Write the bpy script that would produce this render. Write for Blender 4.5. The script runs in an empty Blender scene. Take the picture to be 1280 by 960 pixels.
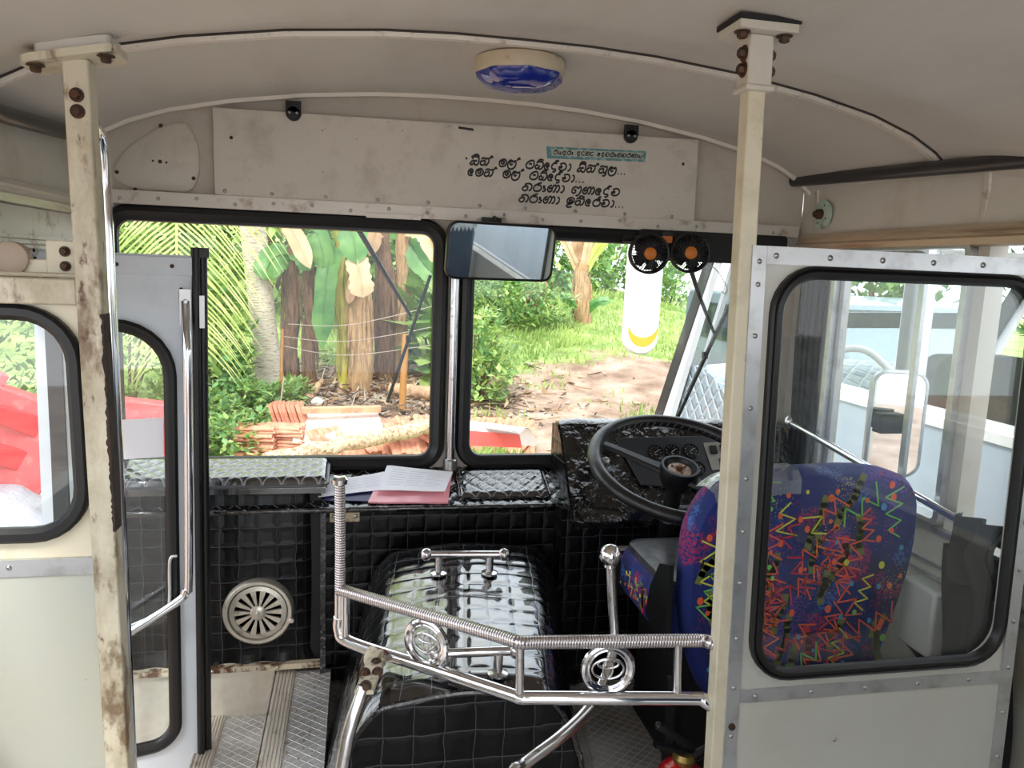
import bpy, bmesh, math, random
from mathutils import Vector, Matrix, noise
from mathutils.geometry import tessellate_polygon
random.seed(7)
PI = math.pi
S = bpy.context.scene
COL = S.collection
R_ = math.radians

# ------------------------------------------------------------------ camera
FPX, PITCH, YAW, ROLL, CAMZ = 961.0, R_(8.5), R_(11.5), R_(2.25), 1.3
cy, sy, cp, sp, cr, sr = math.cos(YAW), math.sin(YAW), math.cos(PITCH), math.sin(PITCH), math.cos(ROLL), math.sin(ROLL)
FW = Vector((sy*cp, cy*cp, -sp)); _rt = Vector((cy, -sy, 0)); _up = _rt.cross(FW)
RT = cr*_rt + sr*_up; UP = -sr*_rt + cr*_up
CAM = Vector((0, 0, CAMZ))
cam = bpy.data.objects.new('camera', bpy.data.cameras.new('camera'))
cam.data.sensor_width = 36; cam.data.lens = FPX/1280*36; cam.data.clip_start = .02; cam.data.clip_end = 500
mw = Matrix((RT, UP, -FW)).transposed().to_4x4(); mw.translation = CAM
cam.matrix_world = mw
COL.objects.link(cam); S.camera = cam

# survey of the photograph: a sight line met with a plane of the place
def _ray(px, py): return FW + RT*((px-640)/FPX) - UP*((py-480)/FPX)
def aY(px, py, y): d = _ray(px, py); return CAM + d*(y/d.y)
def aX(px, py, x): d = _ray(px, py); return CAM + d*(x/d.x)
def aZ(px, py, z): d = _ray(px, py); return CAM + d*((z-CAMZ)/d.z)

# ------------------------------------------------------------------ mesh builder
def V3(*a): return Vector(a[0]) if len(a) == 1 else Vector(a)
EX, EY, EZ = Vector((1, 0, 0)), Vector((0, 1, 0)), Vector((0, 0, 1))

def rrect(x0, x1, y0, y1, r, n=7):
    rs = r if isinstance(r, (list, tuple)) else (r,)*4      # tr, tl, bl, br
    out = []
    for (cx, cy_, a0, rr) in ((x1-rs[0], y1-rs[0], 0, rs[0]), (x0+rs[1], y1-rs[1], 90, rs[1]), (x0+rs[2], y0+rs[2], 180, rs[2]), (x1-rs[3], y0+rs[3], 270, rs[3])):
        for i in range(n+1):
            a = R_(a0+90*i/n)
            out.append((cx+rr*math.cos(a), cy_+rr*math.sin(a)))
    return out

def inset(loop, d):
    n = len(loop); out = []
    for i in range(n):
        p0, p1, p2 = Vector(loop[i-1]), Vector(loop[i]), Vector(loop[(i+1) % n])
        e1 = (p1-p0); e2 = (p2-p1)
        if e1.length < 1e-7: e1 = e2
        if e2.length < 1e-7: e2 = e1
        n1 = Vector((-e1.y, e1.x)).normalized(); n2 = Vector((-e2.y, e2.x)).normalized()
        nn = (n1+n2)
        nn = nn.normalized() if nn.length > 1e-6 else n1
        k = max(.4, nn.dot(n1))
        out.append(tuple(p1+nn*(d/k)))
    return out

def catmull(pts, k=5, closed=False):
    P = [Vector(p) for p in pts]; n = len(P); out = []
    rng = range(n) if closed else range(n-1)
    for i in rng:
        if closed: a, b, c, d = P[i-1], P[i], P[(i+1) % n], P[(i+2) % n]
        else: a, b, c, d = P[max(i-1, 0)], P[i], P[i+1], P[min(i+2, n-1)]
        for j in range(k):
            t = j/k
            out.append(.5*((2*b)+(c-a)*t+(2*a-5*b+4*c-d)*t*t+(3*b-a-3*c+d)*t**3))
    if not closed: out.append(P[-1].copy())
    return out

class MB:
    def __init__(s): s.v = []; s.f = []; s.m = []; s.uv = {}
    def add(s, vs, fs, m=0, uvs=None):
        o = len(s.v)
        s.v += [Vector(p) for p in vs]
        for f in fs: s.f.append(tuple(i+o for i in f)); s.m.append(m)
        if uvs:
            for i, u in enumerate(uvs): s.uv[i+o] = u
        return s
    def obox(s, c, a, b, d, m=0):          # centre and three half-extent vectors
        c, a, b, d = Vector(c), Vector(a), Vector(b), Vector(d)
        vs = [c+i*a+j*b+k*d for i in (-1, 1) for j in (-1, 1) for k in (-1, 1)]
        return s.add(vs, [(0, 1, 3, 2), (4, 6, 7, 5), (0, 4, 5, 1), (2, 3, 7, 6), (0, 2, 6, 4), (1, 5, 7, 3)], m)
    def box(s, x0, x1, y0, y1, z0, z1, m=0):
        return s.obox(((x0+x1)/2, (y0+y1)/2, (z0+z1)/2), ((x1-x0)/2, 0, 0), (0, (y1-y0)/2, 0), (0, 0, (z1-z0)/2), m)
    def bar(s, p, q, w, h, up=EZ, m=0):
        p, q = Vector(p), Vector(q); d = (q-p); a = d.normalized(); sd = a.cross(Vector(up)).normalized(); u = sd.cross(a)
        return s.obox((p+q)/2, d/2, sd*w/2, u*h/2, m)
    def tube(s, pts, r, n=12, m=0, closed=False, caps=True, sq=1.0, up=None):
        P = [Vector(p) for p in pts]; k = len(P)
        rs = r if isinstance(r, (list, tuple)) else [r]*k
        T = []
        for i in range(k):
            if closed: t = P[(i+1) % k]-P[i-1]
            else: t = P[min(i+1, k-1)]-P[max(i-1, 0)]
            T.append(t.normalized() if t.length > 1e-9 else Vector((0, 0, 1)))
        a = Vector(up) if up else (EZ if abs(T[0].z) < .9 else EX)
        nrm = (a-T[0]*a.dot(T[0])).normalized()
        vs = []; us = []; L = 0
        for i in range(k):
            if i: L += (P[i]-P[i-1]).length
            nrm = nrm-T[i]*nrm.dot(T[i])
            nrm = nrm.normalized() if nrm.length > 1e-6 else T[i].orthogonal().normalized()
            b = T[i].cross(nrm)
            for j in range(n):
                t = 2*PI*j/n
                vs.append(P[i]+rs[i]*(math.cos(t)*nrm+sq*math.sin(t)*b)); us.append((L, j/n))
        fs = []
        for i in range(k if closed else k-1):
            i2 = (i+1) % k
            for j in range(n): fs.append((i*n+j, i*n+(j+1) % n, i2*n+(j+1) % n, i2*n+j))
        if caps and not closed: fs += [tuple(range(n-1, -1, -1)), tuple((k-1)*n+j for j in range(n))]
        return s.add(vs, fs, m, us)
    def lathe(s, prof, o, axis=EZ, n=24, m=0, caps=True):
        o = Vector(o); a = Vector(axis).normalized(); u = a.orthogonal().normalized(); w = a.cross(u)
        vs = []; fs = []; k = len(prof)
        for (r, h) in prof:
            r = max(r, 1e-5)
            for j in range(n):
                t = 2*PI*j/n; vs.append(o+a*h+r*(math.cos(t)*u+math.sin(t)*w))
        for i in range(k-1):
            for j in range(n): fs.append((i*n+j, i*n+(j+1) % n, (i+1)*n+(j+1) % n, (i+1)*n+j))
        if caps and prof[0][0] > 1e-4: fs.append(tuple(range(n-1, -1, -1)))
        if caps and prof[-1][0] > 1e-4: fs.append(tuple((k-1)*n+j for j in range(n)))
        return s.add(vs, fs, m)
    def ball(s, c, r, n=12, m=0, sc=(1, 1, 1)):
        k = max(5, n//2+1); vs = []; fs = []; c = Vector(c)
        for i in range(k):
            t = PI*i/(k-1); rr = max(math.sin(t), 1e-4); h = -math.cos(t)
            for j in range(n):
                a = 2*PI*j/n; vs.append(c+Vector((r*rr*math.cos(a)*sc[0], r*rr*math.sin(a)*sc[1], r*h*sc[2])))
        for i in range(k-1):
            for j in range(n): fs.append((i*n+j, i*n+(j+1) % n, (i+1)*n+(j+1) % n, (i+1)*n+j))
        return s.add(vs, fs, m)
    def poly(s, outer, o, U, W, N, depth, holes=(), m=0):   # extruded outline with holes; U, W span it, N is the way it is extruded
        o, U, W, N = Vector(o), Vector(U), Vector(W), Vector(N)
        loops = [list(outer)]+[list(h) for h in holes]
        flat = [p for l in loops for p in l]; n = len(flat)
        tri = tessellate_polygon([[Vector((p[0], p[1], 0)) for p in l] for l in loops])
        vs = [o+U*p[0]+W*p[1] for p in flat]+[o+U*p[0]+W*p[1]+N*depth for p in flat]
        uvs = [(p[0], p[1]) for p in flat]*2
        fs = [tuple(t) for t in tri]+[tuple(i+n for i in reversed(t)) for t in tri]
        b = 0
        for l in loops:
            k = len(l)
            for i in range(k): fs.append((b+i, b+(i+1) % k, n+b+(i+1) % k, n+b+i))
            b += k
        return s.add(vs, fs, m, uvs)
    def rings(s, loops, o, U, W, N, m=0, closed=True, cap=False):   # loops: [(2D loop, height)] joined in turn
        o, U, W, N = Vector(o), Vector(U), Vector(W), Vector(N)
        k = len(loops[0][0]); vs = []; fs = []
        for (l, h) in loops: vs += [o+U*p[0]+W*p[1]+N*h for p in l]
        q = len(loops)
        for i in range(q if closed else q-1):
            i2 = (i+1) % q
            for j in range(k): fs.append((i*k+j, i*k+(j+1) % k, i2*k+(j+1) % k, i2*k+j))
        if cap: fs.append(tuple((q-1)*k+j for j in range(k)))
        return s.add(vs, fs, m)
    def grid(s, fn, nu, nv, m=0, uvfn=None, flip=False):
        vs = []; us = []; fs = []
        for i in range(nu+1):
            for j in range(nv+1):
                u, v = i/nu, j/nv; vs.append(fn(u, v)); us.append(uvfn(u, v) if uvfn else (u, v))
        for i in range(nu):
            for j in range(nv):
                a = i*(nv+1)+j; f = (a, a+nv+1, a+nv+2, a+1)
                fs.append(f[::-1] if flip else f)
        return s.add(vs, fs, m, us)
    def screw(s, p, N, r=.006, m=0):
        return s.lathe([(r, 0), (r, .0008), (r*.75, .0026), (r*.35, .0034), (r*.3, .0012), (0, .0012)], p, N, 10, m)
    def build(s, name, mats, parent=None, smooth=True, ang=38, fix=True, bevel=0):
        root = parent
        off = Vector((0, 0, 0))
        while root is not None: off += root.location; root = root.parent
        me = bpy.data.meshes.new(name)
        me.from_pydata([tuple(p-off) for p in s.v], [], s.f)
        mats = mats if isinstance(mats, (list, tuple)) else [mats]
        for q in mats: me.materials.append(q)
        for i, p in enumerate(me.polygons): p.material_index = min(s.m[i], len(mats)-1)
        if s.uv:
            ul = me.uv_layers.new(name='UVMap')
            for l in me.loops:
                u = s.uv.get(l.vertex_index)
                if u: ul.data[l.index].uv = u
        if fix:
            bm = bmesh.new(); bm.from_mesh(me)
            bmesh.ops.recalc_face_normals(bm, faces=bm.faces); bm.to_mesh(me); bm.free()
        if smooth:
            me.polygons.foreach_set('use_smooth', [True]*len(me.polygons))
            me.set_sharp_from_angle(angle=R_(ang))
        ob = bpy.data.objects.new(name, me); COL.objects.link(ob)
        if parent is not None: ob.parent = parent
        if bevel:
            md = ob.modifiers.new('bevel', 'BEVEL'); md.width = bevel; md.segments = 2; md.limit_method = 'ANGLE'; md.angle_limit = R_(40)
        return ob

def tag(o, label=None, cat=None, group=None, kind=None):
    if label: o['label'] = label
    if cat: o['category'] = cat
    if group: o['group'] = group
    if kind or cat: o['kind'] = kind or 'thing'
    return o
def thing(name, label, cat, loc, group=None, kind=None):
    o = bpy.data.objects.new(name, None); o.empty_display_size = .05; o.location = loc; COL.objects.link(o)
    return tag(o, label, cat, group, kind)
def part(name, mb, mats, parent, label=None, **k):
    o = mb.build(name, mats, parent, **k)
    if label: o['label'] = label
    return o
def split_parts(name, mb, mats, parent, near=.02, **k):   # one part per fastener
    par = list(range(len(mb.v)))
    def fd(i):
        while par[i] != i: par[i] = par[par[i]]; i = par[i]
        return i
    for f in mb.f:
        for i in f[1:]: par[fd(i)] = fd(f[0])
    isl = {}
    for i in range(len(mb.v)): isl.setdefault(fd(i), []).append(i)
    cl = []
    for vs in isl.values():
        c = sum((mb.v[i] for i in vs), Vector())/len(vs)
        for q in cl:
            if (q[0]-c).length < near: q[1].extend(vs); break
        else: cl.append((c, list(vs)))
    for c, vs in cl:
        ix = {v: n for n, v in enumerate(vs)}; s = MB(); s.v = [mb.v[i] for i in vs]
        for f, m in zip(mb.f, mb.m):
            if f[0] in ix: s.f.append(tuple(ix[i] for i in f)); s.m.append(m)
        part(name, s, mats, parent, **k)
def solo(name, mb, mats, label, cat, group=None, kind=None, **k):
    lo = Vector((min(p.x for p in mb.v), min(p.y for p in mb.v), min(p.z for p in mb.v))); hi = Vector((max(p.x for p in mb.v), max(p.y for p in mb.v), 0))
    c = Vector(((lo.x+hi.x)/2, (lo.y+hi.y)/2, lo.z))
    mb.v = [p-c for p in mb.v]
    o = mb.build(name, mats, None, **k); o.location = c
    return tag(o, label, cat, group, kind)
def copy_tree(o, parent=None):
    c = o.copy(); COL.objects.link(c)
    if parent is not None: c.parent = parent
    for ch in list(o.children): copy_tree(ch, c)
    return c

# ------------------------------------------------------------------ materials
def lin(c):
    return tuple((x/255/12.92 if x/255 <= .04045 else ((x/255+.055)/1.055)**2.4) for x in c)
def _nt(name):
    m = bpy.data.materials.new(name); m.use_nodes = True; nt = m.node_tree
    return m, nt, nt.nodes['Principled BSDF']
def ramp(nt, fac, stops):
    r = nt.nodes.new('ShaderNodeValToRGB'); el = r.color_ramp.elements
    while len(el) < len(stops): el.new(.5)
    for e, (p, c) in zip(el, stops): e.position = p; e.color = (*c, 1) if len(c) == 3 else c
    nt.links.new(fac, r.inputs[0]); return r
def M(name, col, rough=.5, metal=0, spots=(), bump=None, vary=.0, vscale=6, coat=0, spec=.5, stretch=None):
    """col in sRGB 0..255; spots = [(noise scale, colour, lo, hi, detail)] stains laid over it"""
    m, nt, b = _nt(name); L = nt.links.new
    tc = nt.nodes.new('ShaderNodeTexCoord'); co = tc.outputs['Object']
    if stretch:
        mp = nt.nodes.new('ShaderNodeMapping'); mp.inputs['Scale'].default_value = stretch; L(co, mp.inputs[0]); co = mp.outputs[0]
    b.inputs['Roughness'].default_value = rough; b.inputs['Metallic'].default_value = metal
    b.inputs['Specular IOR Level'].default_value = spec
    if coat: b.inputs['Coat Weight'].default_value = coat; b.inputs['Coat Roughness'].default_value = .06
    c = lin(col); out = None
    if vary:
        nz = nt.nodes.new('ShaderNodeTexNoise'); nz.inputs['Scale'].default_value = vscale; nz.inputs['Detail'].default_value = 5; L(co, nz.inputs['Vector'])
        r = ramp(nt, nz.outputs[0], [(.3, tuple(x*(1-vary) for x in c)), (.7, tuple(min(1, x*(1+vary)) for x in c))]); out = r.outputs[0]
    for k, (sc, sc_col, lo, hi, det) in enumerate(spots):
        nz = nt.nodes.new('ShaderNodeTexNoise'); nz.inputs['Scale'].default_value = sc; nz.inputs['Detail'].default_value = det; nz.inputs['Roughness'].default_value = .65
        mp = nt.nodes.new('ShaderNodeMapping'); mp.inputs['Location'].default_value = (3.1*k, 1.7*k, .9*k); L(co, mp.inputs[0]); L(mp.outputs[0], nz.inputs['Vector'])
        r = ramp(nt, nz.outputs[0], [(lo, (0, 0, 0)), (hi, (1, 1, 1))])
        mx = nt.nodes.new('ShaderNodeMix'); mx.data_type = 'RGBA'; L(r.outputs[0], mx.inputs['Factor'])
        if out: L(out, mx.inputs[6])
        else: mx.inputs[6].default_value = (*c, 1)
        mx.inputs[7].default_value = (*lin(sc_col), 1); out = mx.outputs[2]
    if out: L(out, b.inputs['Base Color'])
    else: b.inputs['Base Color'].default_value = (*c, 1)
    if bump:
        nz = nt.nodes.new('ShaderNodeTexNoise'); nz.inputs['Scale'].default_value = bump[0]; nz.inputs['Detail'].default_value = 4; L(co, nz.inputs['Vector'])
        bp = nt.nodes.new('ShaderNodeBump'); bp.inputs['Strength'].default_value = bump[1]; bp.inputs['Distance'].default_value = bump[2] if len(bump) > 2 else .01
        L(nz.outputs[0], bp.inputs['Height']); L(bp.outputs[0], b.inputs['Normal'])
    return m

def quilt(name, col, seam, cell, rough, diag=False, thr=.07, dist=.012, wrinkle=.25, coat=.4, spec=.5):
    """stitched quilted vinyl: UVs are metres; puffed cells with seams of a paler thread"""
    m, nt, b = _nt(name); L = nt.links.new; N = nt.nodes.new
    uv = N('ShaderNodeUVMap'); mp = N('ShaderNodeMapping'); L(uv.outputs[0], mp.inputs[0])
    mp.inputs['Scale'].default_value = (1/cell, 1/cell, 1)
    if diag: mp.inputs['Rotation'].default_value = (0, 0, R_(45))
    wz = N('ShaderNodeTexNoise'); wz.inputs['Scale'].default_value = 1.1; L(mp.outputs[0], wz.inputs['Vector'])
    vm = N('ShaderNodeVectorMath'); vm.operation = 'MULTIPLY_ADD'; L(wz.outputs['Color'], vm.inputs[0]); vm.inputs[1].default_value = (.22, .22, 0); L(mp.outputs[0], vm.inputs[2])
    sx = N('ShaderNodeSeparateXYZ'); L(vm.outputs[0], sx.inputs[0])
    ds = []
    for i in range(2):
        pp = N('ShaderNodeMath'); pp.operation = 'PINGPONG'; pp.inputs[1].default_value = .5; L(sx.outputs[i], pp.inputs[0]); ds.append(pp)
    mn = N('ShaderNodeMath'); mn.operation = 'MINIMUM'; L(ds[0].outputs[0], mn.inputs[0]); L(ds[1].outputs[0], mn.inputs[1])
    seam_f = ramp(nt, mn.outputs[0], [(thr*.35, (1, 1, 1)), (thr*.6, (0, 0, 0))])
    mx = N('ShaderNodeMix'); mx.data_type = 'RGBA'; L(seam_f.outputs[0], mx.inputs['Factor']); mx.inputs[6].default_value = (*lin(col), 1); mx.inputs[7].default_value = (*lin(seam), 1)
    L(mx.outputs[2], b.inputs['Base Color']); b.inputs['Roughness'].default_value = rough; b.inputs['Specular IOR Level'].default_value = spec
    b.inputs['Coat Weight'].default_value = min(1, coat); b.inputs['Coat Roughness'].default_value = .05; b.inputs['Coat IOR'].default_value = 1.5 if coat <= 1 else 1.9
    pk = N('ShaderNodeMath'); pk.operation = 'MULTIPLY'; pk.inputs[1].default_value = 4.0; pk.use_clamp = True; L(mn.outputs[0], pk.inputs[0])
    pw = N('ShaderNodeMath'); pw.operation = 'POWER'; pw.inputs[1].default_value = .6; L(pk.outputs[0], pw.inputs[0])
    nz = N('ShaderNodeTexNoise'); nz.inputs['Scale'].default_value = 1.6; nz.inputs['Detail'].default_value = 6; nz.inputs['Roughness'].default_value = .6; L(mp.outputs[0], nz.inputs['Vector'])
    ad = N('ShaderNodeMath'); ad.operation = 'MULTIPLY_ADD'; L(nz.outputs[0], ad.inputs[0]); ad.inputs[1].default_value = wrinkle; L(pw.outputs[0], ad.inputs[2])
    bp = N('ShaderNodeBump'); bp.inputs['Strength'].default_value = .8; bp.inputs['Distance'].default_value = dist; L(ad.outputs[0], bp.inputs['Height']); L(bp.outputs[0], b.inputs['Normal'])
    return m

def glassy(name, tint, refl=.06, dirt=.0, dirt_col=(200, 205, 200), scale=3):
    m, nt, b = _nt(name); nt.nodes.remove(b); L = nt.links.new; N = nt.nodes.new
    out = [n for n in nt.nodes if n.type == 'OUTPUT_MATERIAL'][0]
    t = N('ShaderNodeBsdfTransparent'); t.inputs[0].default_value = (*lin(tint), 1)
    g = N('ShaderNodeBsdfGlossy'); g.inputs['Roughness'].default_value = .02; g.inputs[0].default_value = (1, 1, 1, 1)
    lw = N('ShaderNodeLayerWeight'); lw.inputs[0].default_value = .5
    pw = N('ShaderNodeMath'); pw.operation = 'POWER'; pw.inputs[1].default_value = 4.5; L(lw.outputs['Facing'], pw.inputs[0])
    mu = N('ShaderNodeMath'); mu.operation = 'MULTIPLY_ADD'; mu.inputs[1].default_value = .7; mu.inputs[2].default_value = refl*.5; mu.use_clamp = True; L(pw.outputs[0], mu.inputs[0])
    mx = N('ShaderNodeMixShader'); L(mu.outputs[0], mx.inputs[0]); L(t.outputs[0], mx.inputs[1]); L(g.outputs[0], mx.inputs[2]); last = mx
    if dirt:
        d = N('ShaderNodeBsdfDiffuse'); d.inputs[0].default_value = (*lin(dirt_col), 1)
        tc = N('ShaderNodeTexCoord'); nz = N('ShaderNodeTexNoise'); nz.inputs['Scale'].default_value = scale; nz.inputs['Detail'].default_value = 6; L(tc.outputs['Object'], nz.inputs['Vector'])
        r = ramp(nt, nz.outputs[0], [(.35, (dirt*.4,)*3), (.75, (dirt*1.6,)*3)])
        m2 = N('ShaderNodeMixShader'); L(r.outputs[0], m2.inputs[0]); L(last.outputs[0], m2.inputs[1]); L(d.outputs[0], m2.inputs[2]); last = m2
    L(last.outputs[0], out.inputs[0]); return m

def leafy(name, col, col2, rough=.5, trans=.35, scale=3):
    m, nt, b = _nt(name); L = nt.links.new; N = nt.nodes.new
    out = [n for n in nt.nodes if n.type == 'OUTPUT_MATERIAL'][0]
    tc = N('ShaderNodeTexCoord'); nz = N('ShaderNodeTexNoise'); nz.inputs['Scale'].default_value = scale; nz.inputs['Detail'].default_value = 4; L(tc.outputs['Object'], nz.inputs['Vector'])
    r = ramp(nt, nz.outputs[0], [(.35, lin(col)), (.65, lin(col2))]); L(r.outputs[0], b.inputs['Base Color']); b.inputs['Roughness'].default_value = rough
    tl = N('ShaderNodeBsdfTranslucent'); L(r.outputs[0], tl.inputs[0])
    mx = N('ShaderNodeMixShader'); mx.inputs[0].default_value = trans; L(b.outputs[0], mx.inputs[1]); L(tl.outputs[0], mx.inputs[2]); L(mx.outputs[0], out.inputs[0])
    return m

def spiral(name, col, col2, pitch, rough):
    m, nt, b = _nt(name); L = nt.links.new; N = nt.nodes.new
    uv = N('ShaderNodeUVMap'); sx = N('ShaderNodeSeparateXYZ'); L(uv.outputs[0], sx.inputs[0])
    a = N('ShaderNodeMath'); a.operation = 'MULTIPLY_ADD'; L(sx.outputs[0], a.inputs[0]); a.inputs[1].default_value = 1/pitch; L(sx.outputs[1], a.inputs[2])
    fr = N('ShaderNodeMath'); fr.operation = 'PINGPONG'; fr.inputs[1].default_value = .5; L(a.outputs[0], fr.inputs[0])
    r = ramp(nt, fr.outputs[0], [(.08, lin(col2)), (.2, lin(col))]); L(r.outputs[0], b.inputs['Base Color'])
    b.inputs['Metallic'].default_value = .85; b.inputs['Roughness'].default_value = rough
    bp = N('ShaderNodeBump'); bp.inputs['Strength'].default_value = .6; bp.inputs['Distance'].default_value = .004; L(fr.outputs[0], bp.inputs['Height']); L(bp.outputs[0], b.inputs['Normal'])
    return m

def treadplate(name):
    m, nt, b = _nt(name); L = nt.links.new; N = nt.nodes.new
    tc = N('ShaderNodeTexCoord'); hs = []
    for ang in (50, -50):
        mp = N('ShaderNodeMapping'); mp.inputs['Rotation'].default_value = (0, 0, R_(ang)); mp.inputs['Scale'].default_value = (44, 44, 44); L(tc.outputs['Object'], mp.inputs[0])
        sx = N('ShaderNodeSeparateXYZ'); L(mp.outputs[0], sx.inputs[0])
        pp = N('ShaderNodeMath'); pp.operation = 'PINGPONG'; pp.inputs[1].default_value = .5; L(sx.outputs[0], pp.inputs[0]); hs.append(pp)
    mn = N('ShaderNodeMath'); mn.operation = 'MINIMUM'; L(hs[0].outputs[0], mn.inputs[0]); L(hs[1].outputs[0], mn.inputs[1])
    rr = ramp(nt, mn.outputs[0], [(.04, (1, 1, 1)), (.10, (0, 0, 0))])
    nz = N('ShaderNodeTexNoise'); nz.inputs['Scale'].default_value = 9; nz.inputs['Detail'].default_value = 6; L(tc.outputs['Object'], nz.inputs['Vector'])
    base = ramp(nt, nz.outputs[0], [(.3, lin((158, 154, 150))), (.7, lin((206, 205, 204)))])
    mx = N('ShaderNodeMix'); mx.data_type = 'RGBA'; L(rr.outputs[0], mx.inputs['Factor']); L(base.outputs[0], mx.inputs[6]); mx.inputs[7].default_value = (*lin((226, 224, 220)), 1); L(mx.outputs[2], b.inputs['Base Color'])
    b.inputs['Metallic'].default_value = .35; b.inputs['Roughness'].default_value = .42
    bp = N('ShaderNodeBump'); bp.inputs['Strength'].default_value = .7; bp.inputs['Distance'].default_value = .004; L(rr.outputs[0], bp.inputs['Height']); L(bp.outputs[0], b.inputs['Normal'])
    return m

RUST = (92, 60, 40)
mCEIL = M('ceiling_laminate', (204, 200, 192), .55, spots=[(3, (186, 180, 170), .45, .8, 5)], stretch=(1, .35, 1))
mHEAD = M('header_board', (192, 182, 168), .6, spots=[(7, (160, 146, 130), .52, .8, 8), (40, (120, 105, 92), .68, .76, 4)])
mPANEL = M('cover_board', (205, 196, 182), .55, spots=[(9, (172, 160, 146), .5, .8, 8), (60, (110, 96, 84), .7, .76, 3)])
mCREAM = M('cream_paint', (214, 206, 182), .45, spots=[(6, (178, 164, 132), .5, .75, 8), (13, RUST, .64, .69, 8)])
mCREAM2 = M('cream_paint_worn', (206, 198, 176), .5, spots=[(9, (150, 136, 108), .44, .66, 9), (14, (124, 104, 80), .56, .65, 9), (24, RUST, .60, .66, 9)], stretch=(1, 1, .5))
mCREAM3 = M('cream_wall_paint', (204, 200, 188), .5, spots=[(5, (180, 168, 144), .5, .8, 6)])
mGREYP = M('grey_green_board', (172, 174, 166), .5, spots=[(4, (176, 174, 158), .42, .75, 7), (14, (120, 112, 98), .66, .74, 6)])
mWHITEP = M('offwhite_board', (196, 196, 188), .45, spots=[(4, (190, 186, 170), .45, .8, 7), (20, (140, 130, 114), .68, .76, 6)])
mALU = M('aluminium_trim', (202, 204, 206), .34, .75, spots=[(16, (166, 166, 166), .5, .75, 6)])
mALUP = M('dull_trim', (206, 198, 186), .45, .25, spots=[(18, (150, 128, 106), .55, .7, 8)])
mCHROME = M('chrome', (226, 226, 230), .08, 1)
mCHROME2 = M('dull_chrome', (205, 203, 204), .2, 1, spots=[(40, (150, 142, 136), .55, .7, 5)])
mSTEEL = M('steel_screw', (176, 176, 174), .3, .9)
mBLK = M('black_rubber', (17, 17, 18), .42, spec=.45)
mBLKG = M('black_gloss', (13, 13, 14), .16, spec=.5)
mBLKM = M('black_matt', (20, 20, 21), .65)
mDARK = M('dark_rusty_bolt', (70, 54, 44), .6, .4, spots=[(60, RUST, .45, .6, 4)])
mTREAD = treadplate('tread_plate')
mQB = quilt('black_quilted_vinyl', (8, 8, 9), (60, 62, 66), .052, .3, thr=.04, dist=.003, coat=.12, spec=.2)
mQH = quilt('glossy_black_quilt', (10, 11, 14), (96, 100, 108), .062, .14, thr=.03, dist=.0025, wrinkle=.8, coat=1.2)
mQD = quilt('diamond_quilt', (20, 20, 22), (120, 120, 124), .036, .16, diag=True, thr=.09, dist=.005, wrinkle=.3, coat=1.2)
mVINYL = M('creased_black_vinyl', (12, 12, 13), .12, bump=(9, 1.0, .07), coat=1)
mGLASS = glassy('window_glass', (253, 255, 254), .03, .003)
mGLASSP = glassy('partition_glass', (251, 253, 253), .08, .012)
mWHITE = M('white_paint', (236, 238, 238), .35, spots=[(5, (212, 214, 212), .5, .8, 5)])
mDOOR = M('pale_blue_white_paint', (206, 214, 222), .35, spots=[(5, (186, 194, 202), .5, .8, 5)])
mPAPER = M('white_paper', (240, 240, 246), .7, bump=(14, .25, .006))
mPINK = M('pink_plastic_file', (238, 158, 168), .3, bump=(16, .5, .01), coat=.4)
mLETTER = M('black_vinyl_letters', (24, 18, 16), .5)
mTEAL = M('teal_sticker', (82, 134, 138), .45, spots=[(60, (150, 176, 170), .48, .62, 3)])
mTEALC = M('pale_sticker_field', (178, 186, 172), .5, spots=[(70, (140, 160, 155), .5, .7, 3)])
# ================================================================== THE BUS BODY
XL, XR, XC, YF = -.74, 1.44, .35, 2.37
YB = -2.4
PROF = [(0, 1.793), (.15, 1.792), (.3, 1.785), (.5, 1.766), (.7, 1.735), (.86, 1.70), (.97, 1.662), (1.04, 1.625), (1.09, 1.585)]
def zceil(x, y=2.0):
    return zprof(x)-.20*max(0, min(.30, 1.70-y))*(1+.5*max(0, min(1, (XC-x)/.8)))
def zprof(x):
    d = abs(x-XC)
    for (a, za), (b, zb) in zip(PROF, PROF[1:]):
        if d <= b: return za+(zb-za)*(d-a)/(b-a)
    return PROF[-1][1]
def struct(name, mb, mats, label, cat, **k): return solo(name, mb, mats, label, cat, kind='structure', **k)

xs = sorted(set([XC-d for d, _ in PROF]+[XC+d for d, _ in PROF]))
xs = [p.x for p in catmull([Vector((x, 0, 0)) for x in xs], 3)]
b = MB(); ysq = [YB, 0, .6, 1.0, 1.2]+[1.25+.05*i for i in range(11)]+[2.0, 2.2, YF+.03]; nx = len(xs); ny = len(ysq)
b.add([(x, y, zceil(x, y)) for y in ysq for x in xs]+[(x, y, zprof(x)+.06) for y in ysq for x in xs], [(j*nx+i, j*nx+i+1, (j+1)*nx+i+1, (j+1)*nx+i) for j in range(ny-1) for i in range(nx-1)]+[(ny*nx+j*nx+i, ny*nx+(j+1)*nx+i, ny*nx+(j+1)*nx+i+1, ny*nx+j*nx+i+1) for j in range(ny-1) for i in range(nx-1)])
struct('ceiling', b, mCEIL, 'cream curved ceiling lining of the bus', 'ceiling')

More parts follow.
